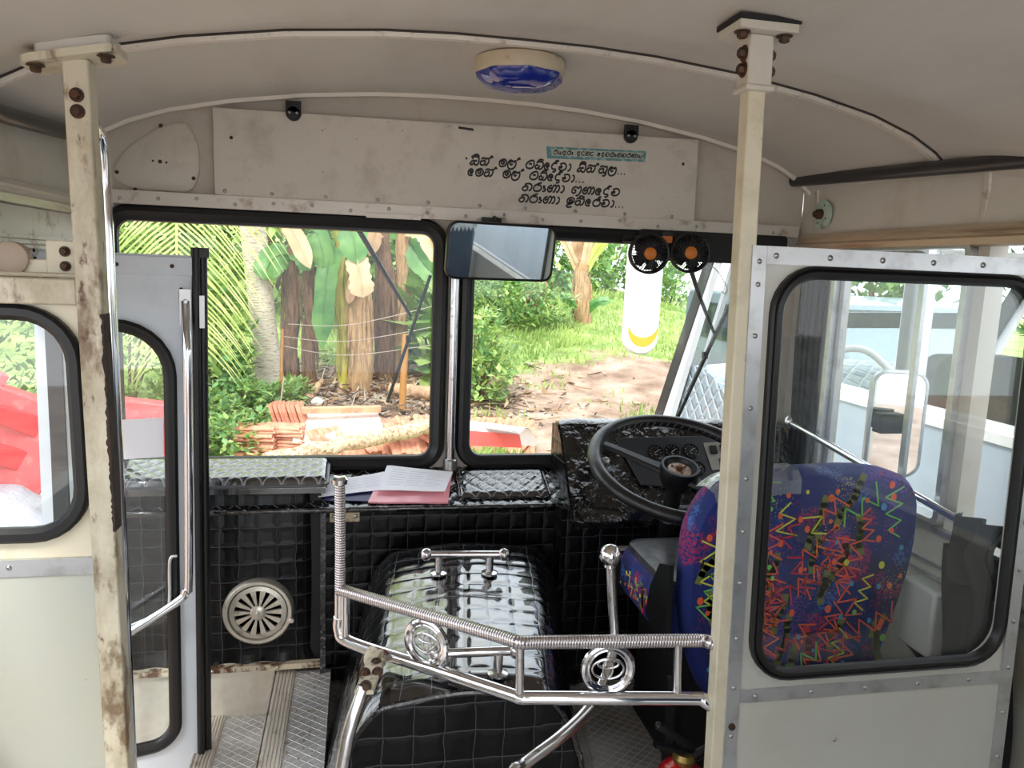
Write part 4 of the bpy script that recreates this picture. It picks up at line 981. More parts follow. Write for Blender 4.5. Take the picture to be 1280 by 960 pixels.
# fabric: deep blue with speckled magenta and purple clouds
mFAB, nt, bb = _nt('blue_seat_fabric'); L = nt.links.new
tc = nt.nodes.new('ShaderNodeTexCoord')
def nz_(sc, det=3, loc=0):
    mp = nt.nodes.new('ShaderNodeMapping'); mp.inputs['Location'].default_value = (loc, loc*.7, loc*.3); L(tc.outputs['Object'], mp.inputs[0])
    z = nt.nodes.new('ShaderNodeTexNoise'); z.inputs['Scale'].default_value = sc; z.inputs['Detail'].default_value = det; L(mp.outputs[0], z.inputs['Vector']); return z.outputs[0]
base = ramp(nt, nz_(5, 3), [(.3, lin((14, 20, 62))), (.5, lin((20, 40, 112))), (.72, lin((20, 26, 82)))]).outputs[0]
for k, (c, sc, lo, hi) in enumerate((((150, 34, 92), 8, .56, .62), ((84, 52, 150), 7, .58, .66), ((60, 104, 176), 9, .60, .68))):
    cl = ramp(nt, nz_(sc, 2, 3+5*k), [(lo, (0, 0, 0)), (hi, (1, 1, 1))]).outputs[0]
    sp = ramp(nt, nz_(150, 1, k), [(.46, (0, 0, 0)), (.52, (1, 1, 1))]).outputs[0]
    mu = nt.nodes.new('ShaderNodeMath'); mu.operation = 'MULTIPLY'; L(cl, mu.inputs[0]); L(sp, mu.inputs[1])
    mx = nt.nodes.new('ShaderNodeMix'); mx.data_type = 'RGBA'; L(mu.outputs[0], mx.inputs['Factor']); L(base, mx.inputs[6]); mx.inputs[7].default_value = (*lin(c), 1); base = mx.outputs[2]
L(base, bb.inputs['Base Color']); bb.inputs['Roughness'].default_value = .75
neon = [M('neon_orange', (236, 98, 60), .7), M('neon_yellow', (214, 214, 74), .7), M('neon_green', (116, 200, 92), .7), M('neon_red', (206, 44, 70), .7), M('olive_band', (112, 118, 62), .8), M('neon_cyan', (70, 150, 190), .7)]
def inside(p, lp):
    c = False
    for i in range(len(lp)):
        a, d = lp[i-1], lp[i]
        if (a[1] > p[1]) != (d[1] > p[1]) and p[0] < (d[0]-a[0])*(p[1]-a[1])/(d[1]-a[1])+a[0]: c = not c
    return c
def decorate(mb, area, put, rnd, count, sc=1.0):
    xs_ = [p[0] for p in area]; ys_ = [p[1] for p in area]
    def stroke(pts, w, m, lay=0):
        if not all(inside(p, area) for p in pts): return
        for a, c in zip(pts, pts[1:]):
            a, c = Vector(a), Vector(c); d = (c-a); s = Vector((-d.y, d.x)).normalized()*w*.5; e = d.normalized()*w*.4
            P = [a-e+s, a-e-s, c+e-s, c+e+s]
            mb.add([put(x.x, x.y, .0007+lay) for x in P]+[put(x.x, x.y, .0) for x in P], [(0, 1, 2, 3), (0, 4, 5, 1), (1, 5, 6, 2), (2, 6, 7, 3), (3, 7, 4, 0)], m)
    for k in range(count):
        p = Vector((rnd.uniform(min(xs_), max(xs_)), rnd.uniform(min(ys_), max(ys_)))); ty = rnd.random()
        if ty < .45:     # zigzag
            a = rnd.uniform(.5, 2.2); d = Vector((math.cos(a), math.sin(a))); s = Vector((-d.y, d.x)); m = rnd.choice([0, 3, 2, 0, 0, 1]); st = rnd.uniform(.012, .022)*sc
            stroke([p+d*st*i*.9+s*st*(1.0 if i % 2 else -1.0)*rnd.uniform(.6, 1.1) for i in range(rnd.randint(4, 9))], .0028*sc, m, .0003)
        elif ty < .62:   # broad soft band
            a = rnd.uniform(1.0, 1.9); d = Vector((math.cos(a), math.sin(a))); s = Vector((-d.y, d.x)); pts = [p+d*.014*sc*i+s*.004*math.sin(i*1.2) for i in range(rnd.randint(4, 8))]
            stroke(pts, .014*sc, rnd.choice([4, 4, 3, 4]))
        else:            # dots
            m = rnd.choice([0, 1, 2, 0, 5]); r = rnd.uniform(.003, .0065)*sc; P = [p+Vector((r*math.cos(i*PI/4), r*1.25*math.sin(i*PI/4))) for i in range(8)]
            if all(inside(x, area) for x in P): mb.add([put(x.x, x.y, .0012) for x in P]+[put(x.x, x.y, 0) for x in P], [tuple(range(8))]+[(i, i+8, (i+1) % 8+8, (i+1) % 8) for i in range(8)], m)
        if ty < .3 and rnd.random() < .6:   # speckle cloud next to it
            m = rnd.choice([1, 0, 3])
            for _ in range(46):
                x = p+Vector((rnd.gauss(0, .012), rnd.gauss(0, .018)))*sc; r = .0009*sc
                P = [x+Vector((r, 0)), x+Vector((0, r)), x-Vector((r, 0)), x-Vector((0, r))]
                if inside(x, area): mb.add([put(z.x, z.y, .0016) for z in P], [(0, 1, 2, 3)], m)
b = MB(); b.rings([(inset(lp, .035), -.012), (inset(lp, .012), -.004), (lp, .02), (lp, .06), (inset(lp, .012), .088), (inset(lp, .04), .10)], (0, YS, 0), EX, EZ, EY, closed=False, cap=True)
b.f.append(tuple(range(len(lp)))[::-1]); b.m.append(0)
decorate(b, inset(lp, .016), lambda x, z, o: (x, YS-.0125-o, z), random.Random(5), 235, 1.3)
for i in range(len(b.m)-0):
    pass
# material slot 0 is the fabric; decoration slots follow
nb = len(lp)*5+2
b.m = [0 if i < nb else v+1 for i, v in enumerate(b.m)]
part('backrest', b, [mFAB]+neon, t, fix=False)
b = MB(); top = [p for p in lp if p[1] > max(z for _, z in lp)-.035]; top.sort()
L_ = inset(lp, -.004)
tp = [(x, z) for (x, z) in L_ if z > max(q_[1] for q_ in L_)-.06 and x < 1.03]
tp.sort()
vs = []; fs = []
for (x, z) in tp:
    w = .012*noise.noise((x*30, 1, 2)); vs += [(x, YS-.019, z-.055+w), (x, YS-.019, z-.02), (x, YS+.0, z-.001), (x, YS+.05, z+.003), (x, YS+.10, z-.012)]
for i in range(len(tp)-1):
    for j in range(4): fs.append((5*i+j, 5*i+j+1, 5*i+j+6, 5*i+j+5))
b.add(vs, fs); part('plastic_cover', b, glassy('plastic_film', (232, 236, 240), .35, .16, (225, 228, 235), 30), t, 'clear crinkled plastic over the top edge')
# cushion, base
qa = aY(792, 735, 1.82)
b = MB(); x0c, x1c, y0c, y1c = .735, 1.20, 1.66, 2.02
L0 = rrect(x0c, x1c, y0c, y1c, .06)
b.rings([(inset(L0, .02), .40), (L0, .43), (L0, .50), (inset(L0, .01), .525), (inset(L0, .03), .54)], (0, 0, 0), EX, EY, EZ, closed=False, cap=True)
nb = len(b.f); rr = random.Random(8)
decorate(b, [(y0c+.05, .43), (y1c-.05, .43), (y1c-.05, .50), (y0c+.05, .50)], lambda y, z, o: (x0c-o, y, z), rr, 60, .9)
b.m = [0 if i < nb else v+1 for i, v in enumerate(b.m)]
part('cushion', b, [mFAB]+neon, t, fix=False)
b = MB(); L1 = rrect(x0c+.02, x1c-.02, y0c+.03, y1c-.015, .05); b.rings([(inset(L1, -.004), .524), (inset(L1, .0), .548), (inset(L1, .03), .558)], (0, 0, 0), EX, EY, EZ, closed=False, cap=True); part('vinyl_topper', b, M('scuffed_grey_vinyl', (70, 72, 76), .3, spots=[(20, (30, 30, 32), .5, .7, 5)], bump=(20, .4, .006)), t, 'scuffed grey-black vinyl seat topper')
b = MB(); b.box(.80, 1.15, 1.68, 1.98, .04, .40); b.box(.76, 1.18, 1.66, 2.0, .39, .405); part('pedestal', b, mBLKM, t, bevel=.006)
b = MB(); b.poly([(1.62, .40), (1.76, .44), (1.74, .52), (1.69, .60), (1.63, .62)], (.742, 0, 0), EY, EZ, -EX, .012); part('side_bracket', b, mBLK, t, 'black hinge cover')
b = MB(); b.tube([aY(868, 760, 1.62), aY(872, 720, 1.60), aY(880, 700, 1.585)], .003, 6); part('belt_end', b, mBLK, t)

# ---------------------------------------------------------------- rear-view mirror
t = thing('rear_view_mirror', 'wide black-framed rear-view mirror hanging at the centre of the windscreen', 'mirror', (.40, 2.25, 1.26))
mc = Vector((.405, 2.215, 1.347)); mn_ = Vector((.18, -.95, -.16)).normalized(); mu_ = EZ.cross(-mn_).normalized(); mu_ = -mu_ if mu_.x < 0 else mu_; mv_ = mn_.cross(mu_)
mv_ = -mv_ if mv_.z < 0 else mv_
lp2 = rrect(-.166, .166, -.082, .082, .03)
b = MB(); b.rings([(inset(lp2, .006), -.02), (lp2, -.012), (lp2, .004), (inset(lp2, .004), .006), (inset(lp2, .0065), .002)], mc, mu_, mv_, mn_, closed=False, cap=False)
b.f.append(tuple(range(len(lp2)))); b.m.append(0); part('frame', b, mBLK, t)
b = MB(); b.poly(inset(lp2, .005), mc, mu_, mv_, mn_, .002); part('mirror_glass', b, M('mirror_silver', (232, 236, 240), .02, 1), t, smooth=False)
b = MB(); b.tube([mc-mn_*.02+mv_*.05, mc-mn_*.05+mv_*.085, Vector((.40, 2.33, 1.45))], .007, 8); b.box(.36, .42, 2.315, 2.331, 1.425, 1.45); part('mount', b, mBLK, t)

# ---------------------------------------------------------------- twin fans
t = thing('twin_fan', 'pair of small black caged fans with orange hubs under the sun visor', 'fan', (.936, 2.27, 1.30))
b = MB(); b.tube([(.80, 2.30, 1.405), (1.07, 2.30, 1.412)], .010, 10); b.box(.915, .955, 2.27, 2.32, 1.395, 1.43); part('mounting_bar', b, mBLK, t)
b = MB(); b.box(.912, .945, 2.262, 2.27, 1.398, 1.418); part('orange_clip', b, M('orange_plastic', (214, 112, 42), .45), t, 'orange clip')
mFB = M('fan_blade', (24, 22, 22), .25)
for (px, py) in ((812, 317), (863, 316)):
    c = aY(px, py, 2.24); d = (CAM-c); d.x += .5; d.normalize(); u = EZ.cross(d).normalized(); v = d.cross(u)
    b = MB(); R = .058
    b.tube([c+u*R*math.cos(2*PI*i/40)+v*R*math.sin(2*PI*i/40) for i in range(40)], .0042, 8, closed=True, up=d)
    b.tube([c-d*.03+u*R*.98*math.cos(2*PI*i/40)+v*R*.98*math.sin(2*PI*i/40) for i in range(40)], .004, 8, closed=True, up=d)
    for k in range(40):
        a = 2*PI*k/40; w = u*math.cos(a)+v*math.sin(a); w2 = u*math.cos(a+.35)+v*math.sin(a+.35)
        b.tube([c+w2*.02+d*.014, c+w*.042+d*.011, c+w*R, c+w*R*.99-d*.03], .0015, 5)
    b.lathe([(R*.985, 0), (R*.985, .03)], c-d*.03, d, 40, caps=False); b.lathe([(.03, -.006), (.03, -.016), (0, -.016)], c-d*.028, d, 30)
    cg = part('cage', b, mBLK, t)
    b = MB(); b.lathe([(.0, .020), (.012, .018), (.019, .013), (.0195, .008), (0, .006)], c, d, 20); part('hub_badge', b, M('orange_hub', (206, 118, 40), .45), cg, 'orange hub')
    b = MB()
    for k in range(5):
        a0 = 2*PI*k/5; P = []
        for (r, da, h) in ((.012, -.35, -.012), (.05, -.5, -.02), (.053, .1, -.010), (.046, .45, -.002), (.012, .45, -.002)):
            P.append(c+(u*math.cos(a0+da)+v*math.sin(a0+da))*r+d*h)
        b.add(P+[p-d*.0015 for p in P], [(0, 1, 2, 3, 4), (9, 8, 7, 6, 5)]+[(i, i+5, (i+1) % 5+5, (i+1) % 5) for i in range(5)])
    part('blades', b, mFB, t)
    b = MB(); b.tube([c-d*.04, c-d*.055, Vector((c.x, 2.30, c.z+.05))], .009, 8); part('neck', b, mBLK, t)
b = MB(); b.tube(catmull([aY(885, 330, 2.26), aY(896, 338, 2.27), aY(905, 352, 2.28), aY(909, 362, 2.28), aY(906, 367, 2.28), aY(902, 364, 2.28)], 5), .0018, 6); solo('loose_cable', b, M('white_cable', (214, 210, 200), .5), 'thin pale cable curling down behind the right fan', 'cable')

# ---------------------------------------------------------------- wipers outside the glass
def wiper(lab, a, c, e0, e1):
    y = YF+.065; t = thing('windscreen_wiper', lab, 'wiper', aY(*c, y))
    b = MB(); p, q = aY(*a, y), aY(*c, y+.01); b.tube([p, p.lerp(q, .5)+EY*.012, q], [.009, .007, .005], 8); part('arm', b, mBLK, t)
    p, q = aY(*e0, y), aY(*e1, y); b = MB(); b.bar(p, q, .010, .006, up=EY); m_ = p.lerp(q, .5); b.bar(p.lerp(q, .2)+EY*.008, p.lerp(q, .8)+EY*.008, .008, .006, up=EY); b.obox(m_+EY*.01, EX*.008, EY*.008, EZ*.012); part('blade', b, mBLK, t)
wiper('black wiper on the left windscreen half', (444, 280), (514, 396), (538, 344), (484, 503))
wiper('black wiper on the right windscreen half below the fans', (858, 320), (894, 420), (919, 366), (847, 522))

# ---------------------------------------------------------------- papers and files on the shelf
def sheet(name, lab, cat, pts, o, mat, th=.0015, curl=.004, grp=None, lines=True):
    q = [shelf(px, py, o) for px, py in pts]; b = MB()
    def f(u, v):
        p = q[0].lerp(q[1], u).lerp(q[3].lerp(q[2], u), v); return p+SN*curl*(noise.noise((p.x*9, p.y*14, o*90))+.5)
    b.grid(f, 14, 10); n0 = len(b.v)
    b.grid(lambda u, v: Vector(f(u, v))-SN*th, 14, 10, flip=True)
    ed = []
    nu, nv = 14, 10; idx = [i*(nv+1) for i in range(nu+1)]+[nu*(nv+1)+j for j in range(1, nv+1)]+[i*(nv+1)+nv for i in range(nu-1, -1, -1)]+[j for j in range(nv-1, 0, -1)]
    for i in range(len(idx)): b.f.append((idx[i-1], idx[i], idx[i]+n0, idx[i-1]+n0)); b.m.append(0)
    if lines:
        for k in range(7):
            v = .16+.1*k
            for s in range(3):
                u0 = .10+.27*s; u1 = u0+.2+.05*((k*7+s*3) % 2); P = [Vector(f(u0, v))+SN*.0006, Vector(f(u1, v))+SN*.0006, Vector(f(u1, v+.018))+SN*.0006, Vector(f(u0, v+.018))+SN*.0006]
                b.add(P, [(0, 1, 2, 3)], 1)
    return solo(name, b, [mat, M('faint_print', (206, 206, 220), .7)], lab, cat, group=grp)
sheet('paper_sheet', 'white paper sheet lying half under the other papers by the chrome upright', 'paper', [(396, 604), (480, 590), (492, 611), (398, 622)], .010, mPAPER)
sheet('plastic_file', 'pink plastic file under the papers on the dashboard', 'file', [(468, 612), (566, 588), (560, 628), (460, 628)], .007, mPINK, .006, .006, lines=False)
sheet('paper_sheet', 'white papers lying on top of the pink file', 'paper', [(484, 582), (566, 590), (556, 615), (472, 613)], .0175, mPAPER)
sheet('plastic_file', 'dark blue file showing under the pink file', 'file', [(412, 612), (470, 606), (468, 627), (404, 626)], .004, M('navy_file', (48, 50, 92), .35), .003, .003, lines=False)

# ---------------------------------------------------------------- fire extinguisher and small floor things
c = aY(852, 962, 1.42); cx_, cy_ = c.x, c.y
t = thing('fire_extinguisher', 'red fire extinguisher with black handle on the floor behind the driver', 'fire extinguisher', (cx_, cy_, .04))
b = MB(); zt_ = c.z+.015; b.lathe([(.05, .04), (.055, .05), (.055, zt_-.045), (.05, zt_-.02), (.035, zt_-.004), (.018, zt_+.004), (.016, zt_+.012)], (cx_, cy_, 0), EZ, 30); part('cylinder', b, M('extinguisher_red', (196, 26, 30), .25, coat=.5), t)
b = MB(); b.lathe([(.024, 0), (.026, .012), (.02, .022), (0, .022)], (cx_+.004, cy_, zt_+.004), EZ, 20); part('valve', b, M('brass', (150, 128, 74), .35, .8), t, 'brass valve')
b = MB(); b.bar((cx_+.02, cy_, zt_+.035), aY(823, 907, 1.42), .018, .012, up=EZ); b.bar((cx_+.03, cy_, zt_+.02), aY(818, 931, 1.42), .016, .008, up=EZ); b.ball(aY(823, 907, 1.42), .009, 10); part('lever_handle', b, mBLK, t)
b = MB(); b.tube(catmull([(cx_+.02, cy_-.01, zt_+.02), (cx_+.06, cy_-.01, zt_+.03), (cx_+.075, cy_-.01, zt_-.05), (cx_+.07, cy_-.01, .10)], 5), .012, 10); part('hose', b, mBLK, t)
p = aY(838, 880, 1.62)
t = thing('hand_brake', 'thin black lever standing on the floor left of the driver seat', 'lever', (p.x, p.y, .04))
b = MB(); b.box(p.x-.011, p.x+.011, p.y-.008, p.y+.008, .04, .34); part('lever', b, mBLKM, t, bevel=.002)
b = MB(); b.box(p.x-.03, p.x+.03, p.y-.05, p.y+.05, .04, .065); part('base', b, mBLKM, t, bevel=.003)

# ---------------------------------------------------------------- driver side: pillars, window, grab bar
t = thing('window_3', 'driver side sliding window with aluminium frame', 'window', (XR, 1.87, WSIL), kind='structure')
b = MB(); lo = rrect(1.60, 2.14, WSIL, WTOP, .03); b.rings([(lo, 0), (lo, .02), (inset(lo, .018), .02), (inset(lo, .018), -.03), (lo, -.03)], (XR, 0, 0), EY, EZ, -EX); part('outer_frame', b, mALU, t)
b = MB(); lo = rrect(1.765, 2.12, WSIL+.02, WTOP-.02, (.05, .05, .02, .02)); b.rings([(lo, 0), (lo, .012), (inset(lo, .02), .012), (inset(lo, .02), 0)], (XR+.012, 0, 0), EY, EZ, -EX); part('sliding_frame', b, mALU, t)
b = MB(); b.poly(rrect(1.78, 2.10, WSIL+.03, WTOP-.03, .04), (XR+.016, 0, 0), EY, EZ, EX, .004); part('sliding_pane', b, mGLASS, t, smooth=False)
b = MB(); b.poly([(1.615, WSIL+.02), (1.79, WSIL+.02), (1.79, WTOP-.02), (1.615, WTOP-.02)], (XR+.03, 0, 0), EY, EZ, EX, .004); part('fixed_pane', b, mGLASS, t, smooth=False)
b = MB()
for k in range(14):
    y0 = 2.17+.0085*k; x = XR-.022+.01*math.sin(k*1.9); b.tube([(x, y0, 1.39), (x-.004*math.sin(k), y0+.004, 1.1), (x+.004, y0-.003, .85), (x, y0, .62)], .0075, 6)
b.obox((XR-.022, 2.225, 1.0), EX*.004, EY*.06, EZ*.38)
solo('side_curtain', b, M('black_curtain', (22, 22, 24), .8), 'black curtain bunched at the front corner pillar by the driver window', 'curtain')
t = thing('grab_bar', 'long slanting chrome grab bar across the driver side window', 'rail', (1.40, 1.8, .74))
ga, gb_ = aX(988, 528, 1.40), aX(1268, 690, 1.40)
b = MB(); b.tube([ga, ga.lerp(gb_, .5), gb_], .011, 12); part('bar', b, mCHROME, t)
b = MB(); b.ball(ga, .022, 12, 0, (1, .8, 1.3)); b.tube([ga, (XR, ga.y, ga.z)], .009, 8); b.tube([gb_, (XR, gb_.y, gb_.z)], .009, 8); part('end_brackets', b, mCHROME2, t)
c = aX(981, 550, 1.40); b = MB(); b.tube([ga-EZ*.01, aX(975, 548, 1.405), aX(979, 575, 1.405), aX(984, 612, 1.405)], [.006, .008, .008, .004], 10)
solo('amber_screwdriver', b, M('amber_plastic', (222, 158, 50), .3), 'amber plastic handle hanging at the front end of the grab bar', 'tool')
# boxes and cloth on the wall beside the driver
b = MB(); p0 = aX(1150, 770, 1.39); b.obox((1.405, p0.y, p0.z), EX*.032, EY*.06, EZ*.085); solo('wall_box', b, M('white_wall_box', (206, 210, 206), .4, spots=[(10, (120, 120, 116), .6, .75, 5)]), 'white box fixed low on the driver side wall beside the seat', 'box', bevel=.008)
p0 = aX(1150, 820, 1.40); b = MB(); b.bar((1.41, p0.y+.05, p0.z+.02), (1.41, p0.y-.09, p0.z-.03), .02, .03); solo('black_strap_bracket', b, mBLKM, 'short black bracket below the white wall box', 'bracket')
def drape(xc, y0, y1, z0, z1, seed, k=.014):
    mb = MB(); rr = random.Random(seed)
    def f(u, v): y = y0+(y1-y0)*u+.012*math.sin(v*5+seed); return (xc+k*math.sin(u*15+seed)+.008*math.sin(v*7+u*4), y, z0+(z1-z0)*v)
    mb.grid(f, 30, 20); mb.grid(lambda u, v: Vector(f(u, v))+Vector((.008, 0, 0)), 30, 20, flip=True); return mb
b = drape(1.385, 1.30, 1.50, .12, .70, 3)
solo('hanging_cloth', b, M('black_cloth', (24, 24, 27), .85), 'black cloth hanging on the wall behind the driver seat', 'cloth')
b = drape(1.375, 1.36, 1.50, .62, .78, 5, .02); solo('hanging_cloth', b, M('charcoal_jacket', (44, 44, 48), .85), 'charcoal jacket bundled on the grab bar above the black cloth', 'cloth')
b = MB(); b.box(XR-.018, XR, 1.28, 2.1, .685, .70); b.box(XR-.012, XR, 1.28, 2.1, .60, .608); b.box(XR-.012, XR, 1.28, 2.1, .57, .576)
struct('trim_8', b, mALU, 'aluminium sill strips below the driver window', 'trim')
# exterior driver's mirror
c = aX(1120, 530, 1.66)
t = thing('wing_mirror', 'rounded glassy wing mirror outside the driver window', 'mirror', (1.66, c.y, c.z-.1))
lo = rrect(-.085, .085, -.17, .17, .05); nn = Vector((-.35, -1, 0)).normalized(); uu = Vector((1, -.35, 0)).normalized()
b = MB(); b.rings([(inset(lo, .01), -.035), (lo, -.02), (lo, 0), (inset(lo, .008), .003), (inset(lo, .012), 0)], c, uu, EZ, nn, closed=False); b.f.append(tuple(range(len(lo)))); b.m.append(0); part('shell', b, mALU, t)
b = MB(); b.poly(inset(lo, .011), c, uu, EZ, nn, .001); part('mirror_glass', b, M('outer_mirror', (225, 230, 235), .03, 1), t, smooth=False)
b = MB(); b.tube(catmull([c+EZ*.14-nn*.03, c+Vector((-.06, .10, .22)), c+Vector((-.14, .16, .20)), Vector((XR+.05, c.y+.18, c.z+.10))], 6), .012, 10); part('arm', b, mWHITE, t, 'white curved mirror arm')
b = MB(); b.obox(c-EX*.05-EY*.03+EZ*.01, EX*.04, EY*.02, EZ*.03); part('clamp', b, mBLKM, t)
# ================================================================== OUTSIDE
rnd = random.Random(11)
def gs(a, b, t): t = max(0, min(1, (t-a)/(b-a))); return t*t*(3-2*t)
def gz(x, y):
    h = -.75
    if y > 7: t = min(y, 9)-7; h += .15*t*t/4
    if y > 9: h += .15*(min(y, 15)-9)
    if y > 15: h += .085*(min(y, 60)-15)
    h = -.75+(h+.75)*(1-gs(6.5, 12, x)*.95) if x > 6.5 else h
    k = max(0, min(1, (y-6.5)/3))
    return h+k*(.12*noise.noise((x*.35, y*.35, 1))+.05*noise.noise((x*1.3, y*1.3, 4)))
def ag(px, py, lift=0):
    d = _ray(px, py); t = 3.0
    while t < 70:
        p = CAM+d*t
        if p.z <= gz(p.x, p.y)+lift: break
        t += .03
    return CAM+d*t
def gs(a, b, t): t = max(0, min(1, (t-a)/(b-a))); return t*t*(3-2*t)
pathc = [ag(690, 560), ag(710, 515), ag(760, 480), ag(800, 470), ag(835, 480)]
litc = ag(470, 500)
def dirt(x, y):
    v = 0
    n = noise.noise((x*.7, y*.7, 7))*.9+noise.noise((x*2.3, y*2.3, 2))*.5
    if y < 7.6: v = 1
    for p, r in zip(pathc, (.7, 1.1, 1.5, 1.5, 1.5)):
        d = math.hypot(x-p.x, (y-p.y)*.8)/r; v = max(v, 1.25-d)
    d = math.hypot((x-litc.x)*.55, (y-litc.y)*.8); v = max(v, 1.5-d*.8)
    return max(0, min(1, (v+n*.55-.25)*1.9))
b = MB(); GX = [-34+.0*i for i in range(0)]; xs2 = [-30+i*1.5 for i in range(14)]+[-9+i*.25 for i in range(96)]+[15+i*1.5 for i in range(18)]; ys2 = [-10, -6, -3, 0, 2, 4, 5]+[6+.2*i for i in range(90)]+[24+1.5*i for i in range(28)]
b.add([(x, y, gz(x, y)) for y in ys2 for x in xs2], [(j*len(xs2)+i, j*len(xs2)+i+1, (j+1)*len(xs2)+i+1, (j+1)*len(xs2)+i) for j in range(len(ys2)-1) for i in range(len(xs2)-1)])
mG, nt, bb = _nt('yard_ground'); L = nt.links.new
at = nt.nodes.new('ShaderNodeAttribute'); at.attribute_name = 'dirt'; tc = nt.nodes.new('ShaderNodeTexCoord')
def nn_(sc, det=6):
    z = nt.nodes.new('ShaderNodeTexNoise'); z.inputs['Scale'].default_value = sc; z.inputs['Detail'].default_value = det; L(tc.outputs['Object'], z.inputs['Vector']); return z.outputs[0]
dc = ramp(nt, nn_(2.6, 9), [(.3, lin((128, 102, 84))), (.5, lin((164, 138, 120))), (.7, lin((188, 166, 148)))]); gc = ramp(nt, nn_(2.0, 8), [(.3, lin((104, 126, 64))), (.5, lin((142, 164, 90))), (.7, lin((172, 182, 116)))])
fz = nt.nodes.new('ShaderNodeMath'); fz.operation = 'MULTIPLY_ADD'; L(nn_(9, 8), fz.inputs[0]); fz.inputs[1].default_value = .8; L(at.outputs['Fac'], fz.inputs[2])
fr = ramp(nt, fz.outputs[0], [(.75, (0, 0, 0)), (.95, (1, 1, 1))])
mx = nt.nodes.new('ShaderNodeMix'); mx.data_type = 'RGBA'; L(fr.outputs[0], mx.inputs['Factor']); L(gc.outputs[0], mx.inputs[6]); L(dc.outputs[0], mx.inputs[7]); L(mx.outputs[2], bb.inputs['Base Color']); bb.inputs['Roughness'].default_value = .95
bp = nt.nodes.new('ShaderNodeBump'); bp.inputs['Distance'].default_value = .06; L(nn_(14, 8), bp.inputs['Height']); L(bp.outputs[0], bb.inputs['Normal'])
vals = [dirt(x, y) for y in ys2 for x in xs2]
g_ = b.build('ground', mG); a_ = g_.data.attributes.new('dirt', 'FLOAT', 'POINT'); a_.data.foreach_set('value', vals)
tag(g_, 'yard of pinkish dirt and green grass outside the bus', 'ground', kind='structure')

mGR = leafy('grass_green', (128, 156, 78), (182, 198, 116), .6, .4, 1.2)
b = MB(); k = 0
while k < 42000:
    y = 7.6+18*rnd.random()**1.4; x = -2.5+rnd.random()*(.72*y+2.5); k += 1
    if y < 9 and x < 1.2: continue
    dd_ = dirt(x, y)
    if rnd.random() < dd_*1.15-.08+.0: continue
    s = rnd.uniform(.05, .15)*(1.5 if noise.noise((x*.5, y*.5, 20)) > .15 else .8); a = rnd.random()*6.28; ln = rnd.uniform(.1, .6)*s; w = .007+.0008*y
    p = Vector((x, y, gz(x, y)-.01)); dx = Vector((math.cos(a), math.sin(a), 0)); e = Vector((-dx.y, dx.x, 0))*w
    b.add([p-e, p+e, p+dx*ln*.4+EZ*s*.7+e*.6, p+dx*ln+EZ*s], [(0, 1, 2), (0, 2, 3)])
o = b.build('grass', mGR, smooth=False, fix=False); tag(o, 'short bright green grass over the yard ground', 'grass', kind='stuff')

# ---- leafy plants
def leafquad(mb, p, d, up, l, w, m=0, fold=.15):
    s = d.cross(up)
    s = s.normalized() if s.length > 1e-5 else EX
    n = s.cross(d).normalized()
    mb.add([p, p+d*l*.45+s*w-n*fold*w, p+d*l, p+d*l*.45-s*w-n*fold*w, p+d*l*.5], [(0, 1, 4), (1, 2, 4), (2, 3, 4), (3, 0, 4)], m)
def rdir(r, zb=0): 
    v = Vector((r.gauss(0, 1), r.gauss(0, 1), r.gauss(0, 1)+zb)); return v.normalized()
def bush(name, lab, cat, base, rx, ry, h, n, ls, mats, seed, group=None, stems=5, stemr=.02, low=.05):
    r = random.Random(seed); t = thing(name, lab, cat, base, group); fo = MB()
    for i in range(n):
        a = r.random()*6.28; q = r.random()**.45; zz = low+(1-low)*r.random(); k = math.sqrt(max(.08, 1-(2*zz-.85)**2*.75))
        lump = 1+.28*noise.noise((a*1.6, zz*3.5, seed))
        p = Vector(base)+Vector((rx*q*k*lump*math.cos(a), ry*q*k*lump*math.sin(a), h*zz*lump))
        d = (Vector((math.cos(a), math.sin(a), .25+r.gauss(0, .5)))+rdir(r)*.8).normalized(); l = ls*r.uniform(.6, 1.3)
        leafquad(fo, p, d, EZ, l, l*.28, r.randrange(len(mats)))
    part('foliage', fo, mats, t, smooth=False, fix=False)
    st = MB()
    for i in range(stems):
        a = 6.28*i/stems; p = Vector(base); st.tube([p-EZ*.05, p+Vector((rx*.3*math.cos(a), ry*.3*math.sin(a), h*.45)), p+Vector((rx*.6*math.cos(a+.4), ry*.6*math.sin(a+.4), h*.85))], [stemr, stemr*.7, stemr*.3], 6)
    part('stems', st, mBARK, t); return t
mBARK = M('brown_bark', (112, 92, 72), .9, bump=(20, .8, .03))
gA = leafy('leaf_mid', (86, 124, 58), (138, 170, 88)); gB = leafy('leaf_dark', (60, 96, 50), (98, 136, 70)); gC = leafy('leaf_light', (150, 180, 98), (192, 212, 132)); gD = leafy('leaf_pale', (112, 160, 96), (160, 196, 136)); gY = leafy('leaf_yellow', (186, 196, 96), (206, 206, 130))
def onG(x, y): return Vector((x, y, gz(x, y)))
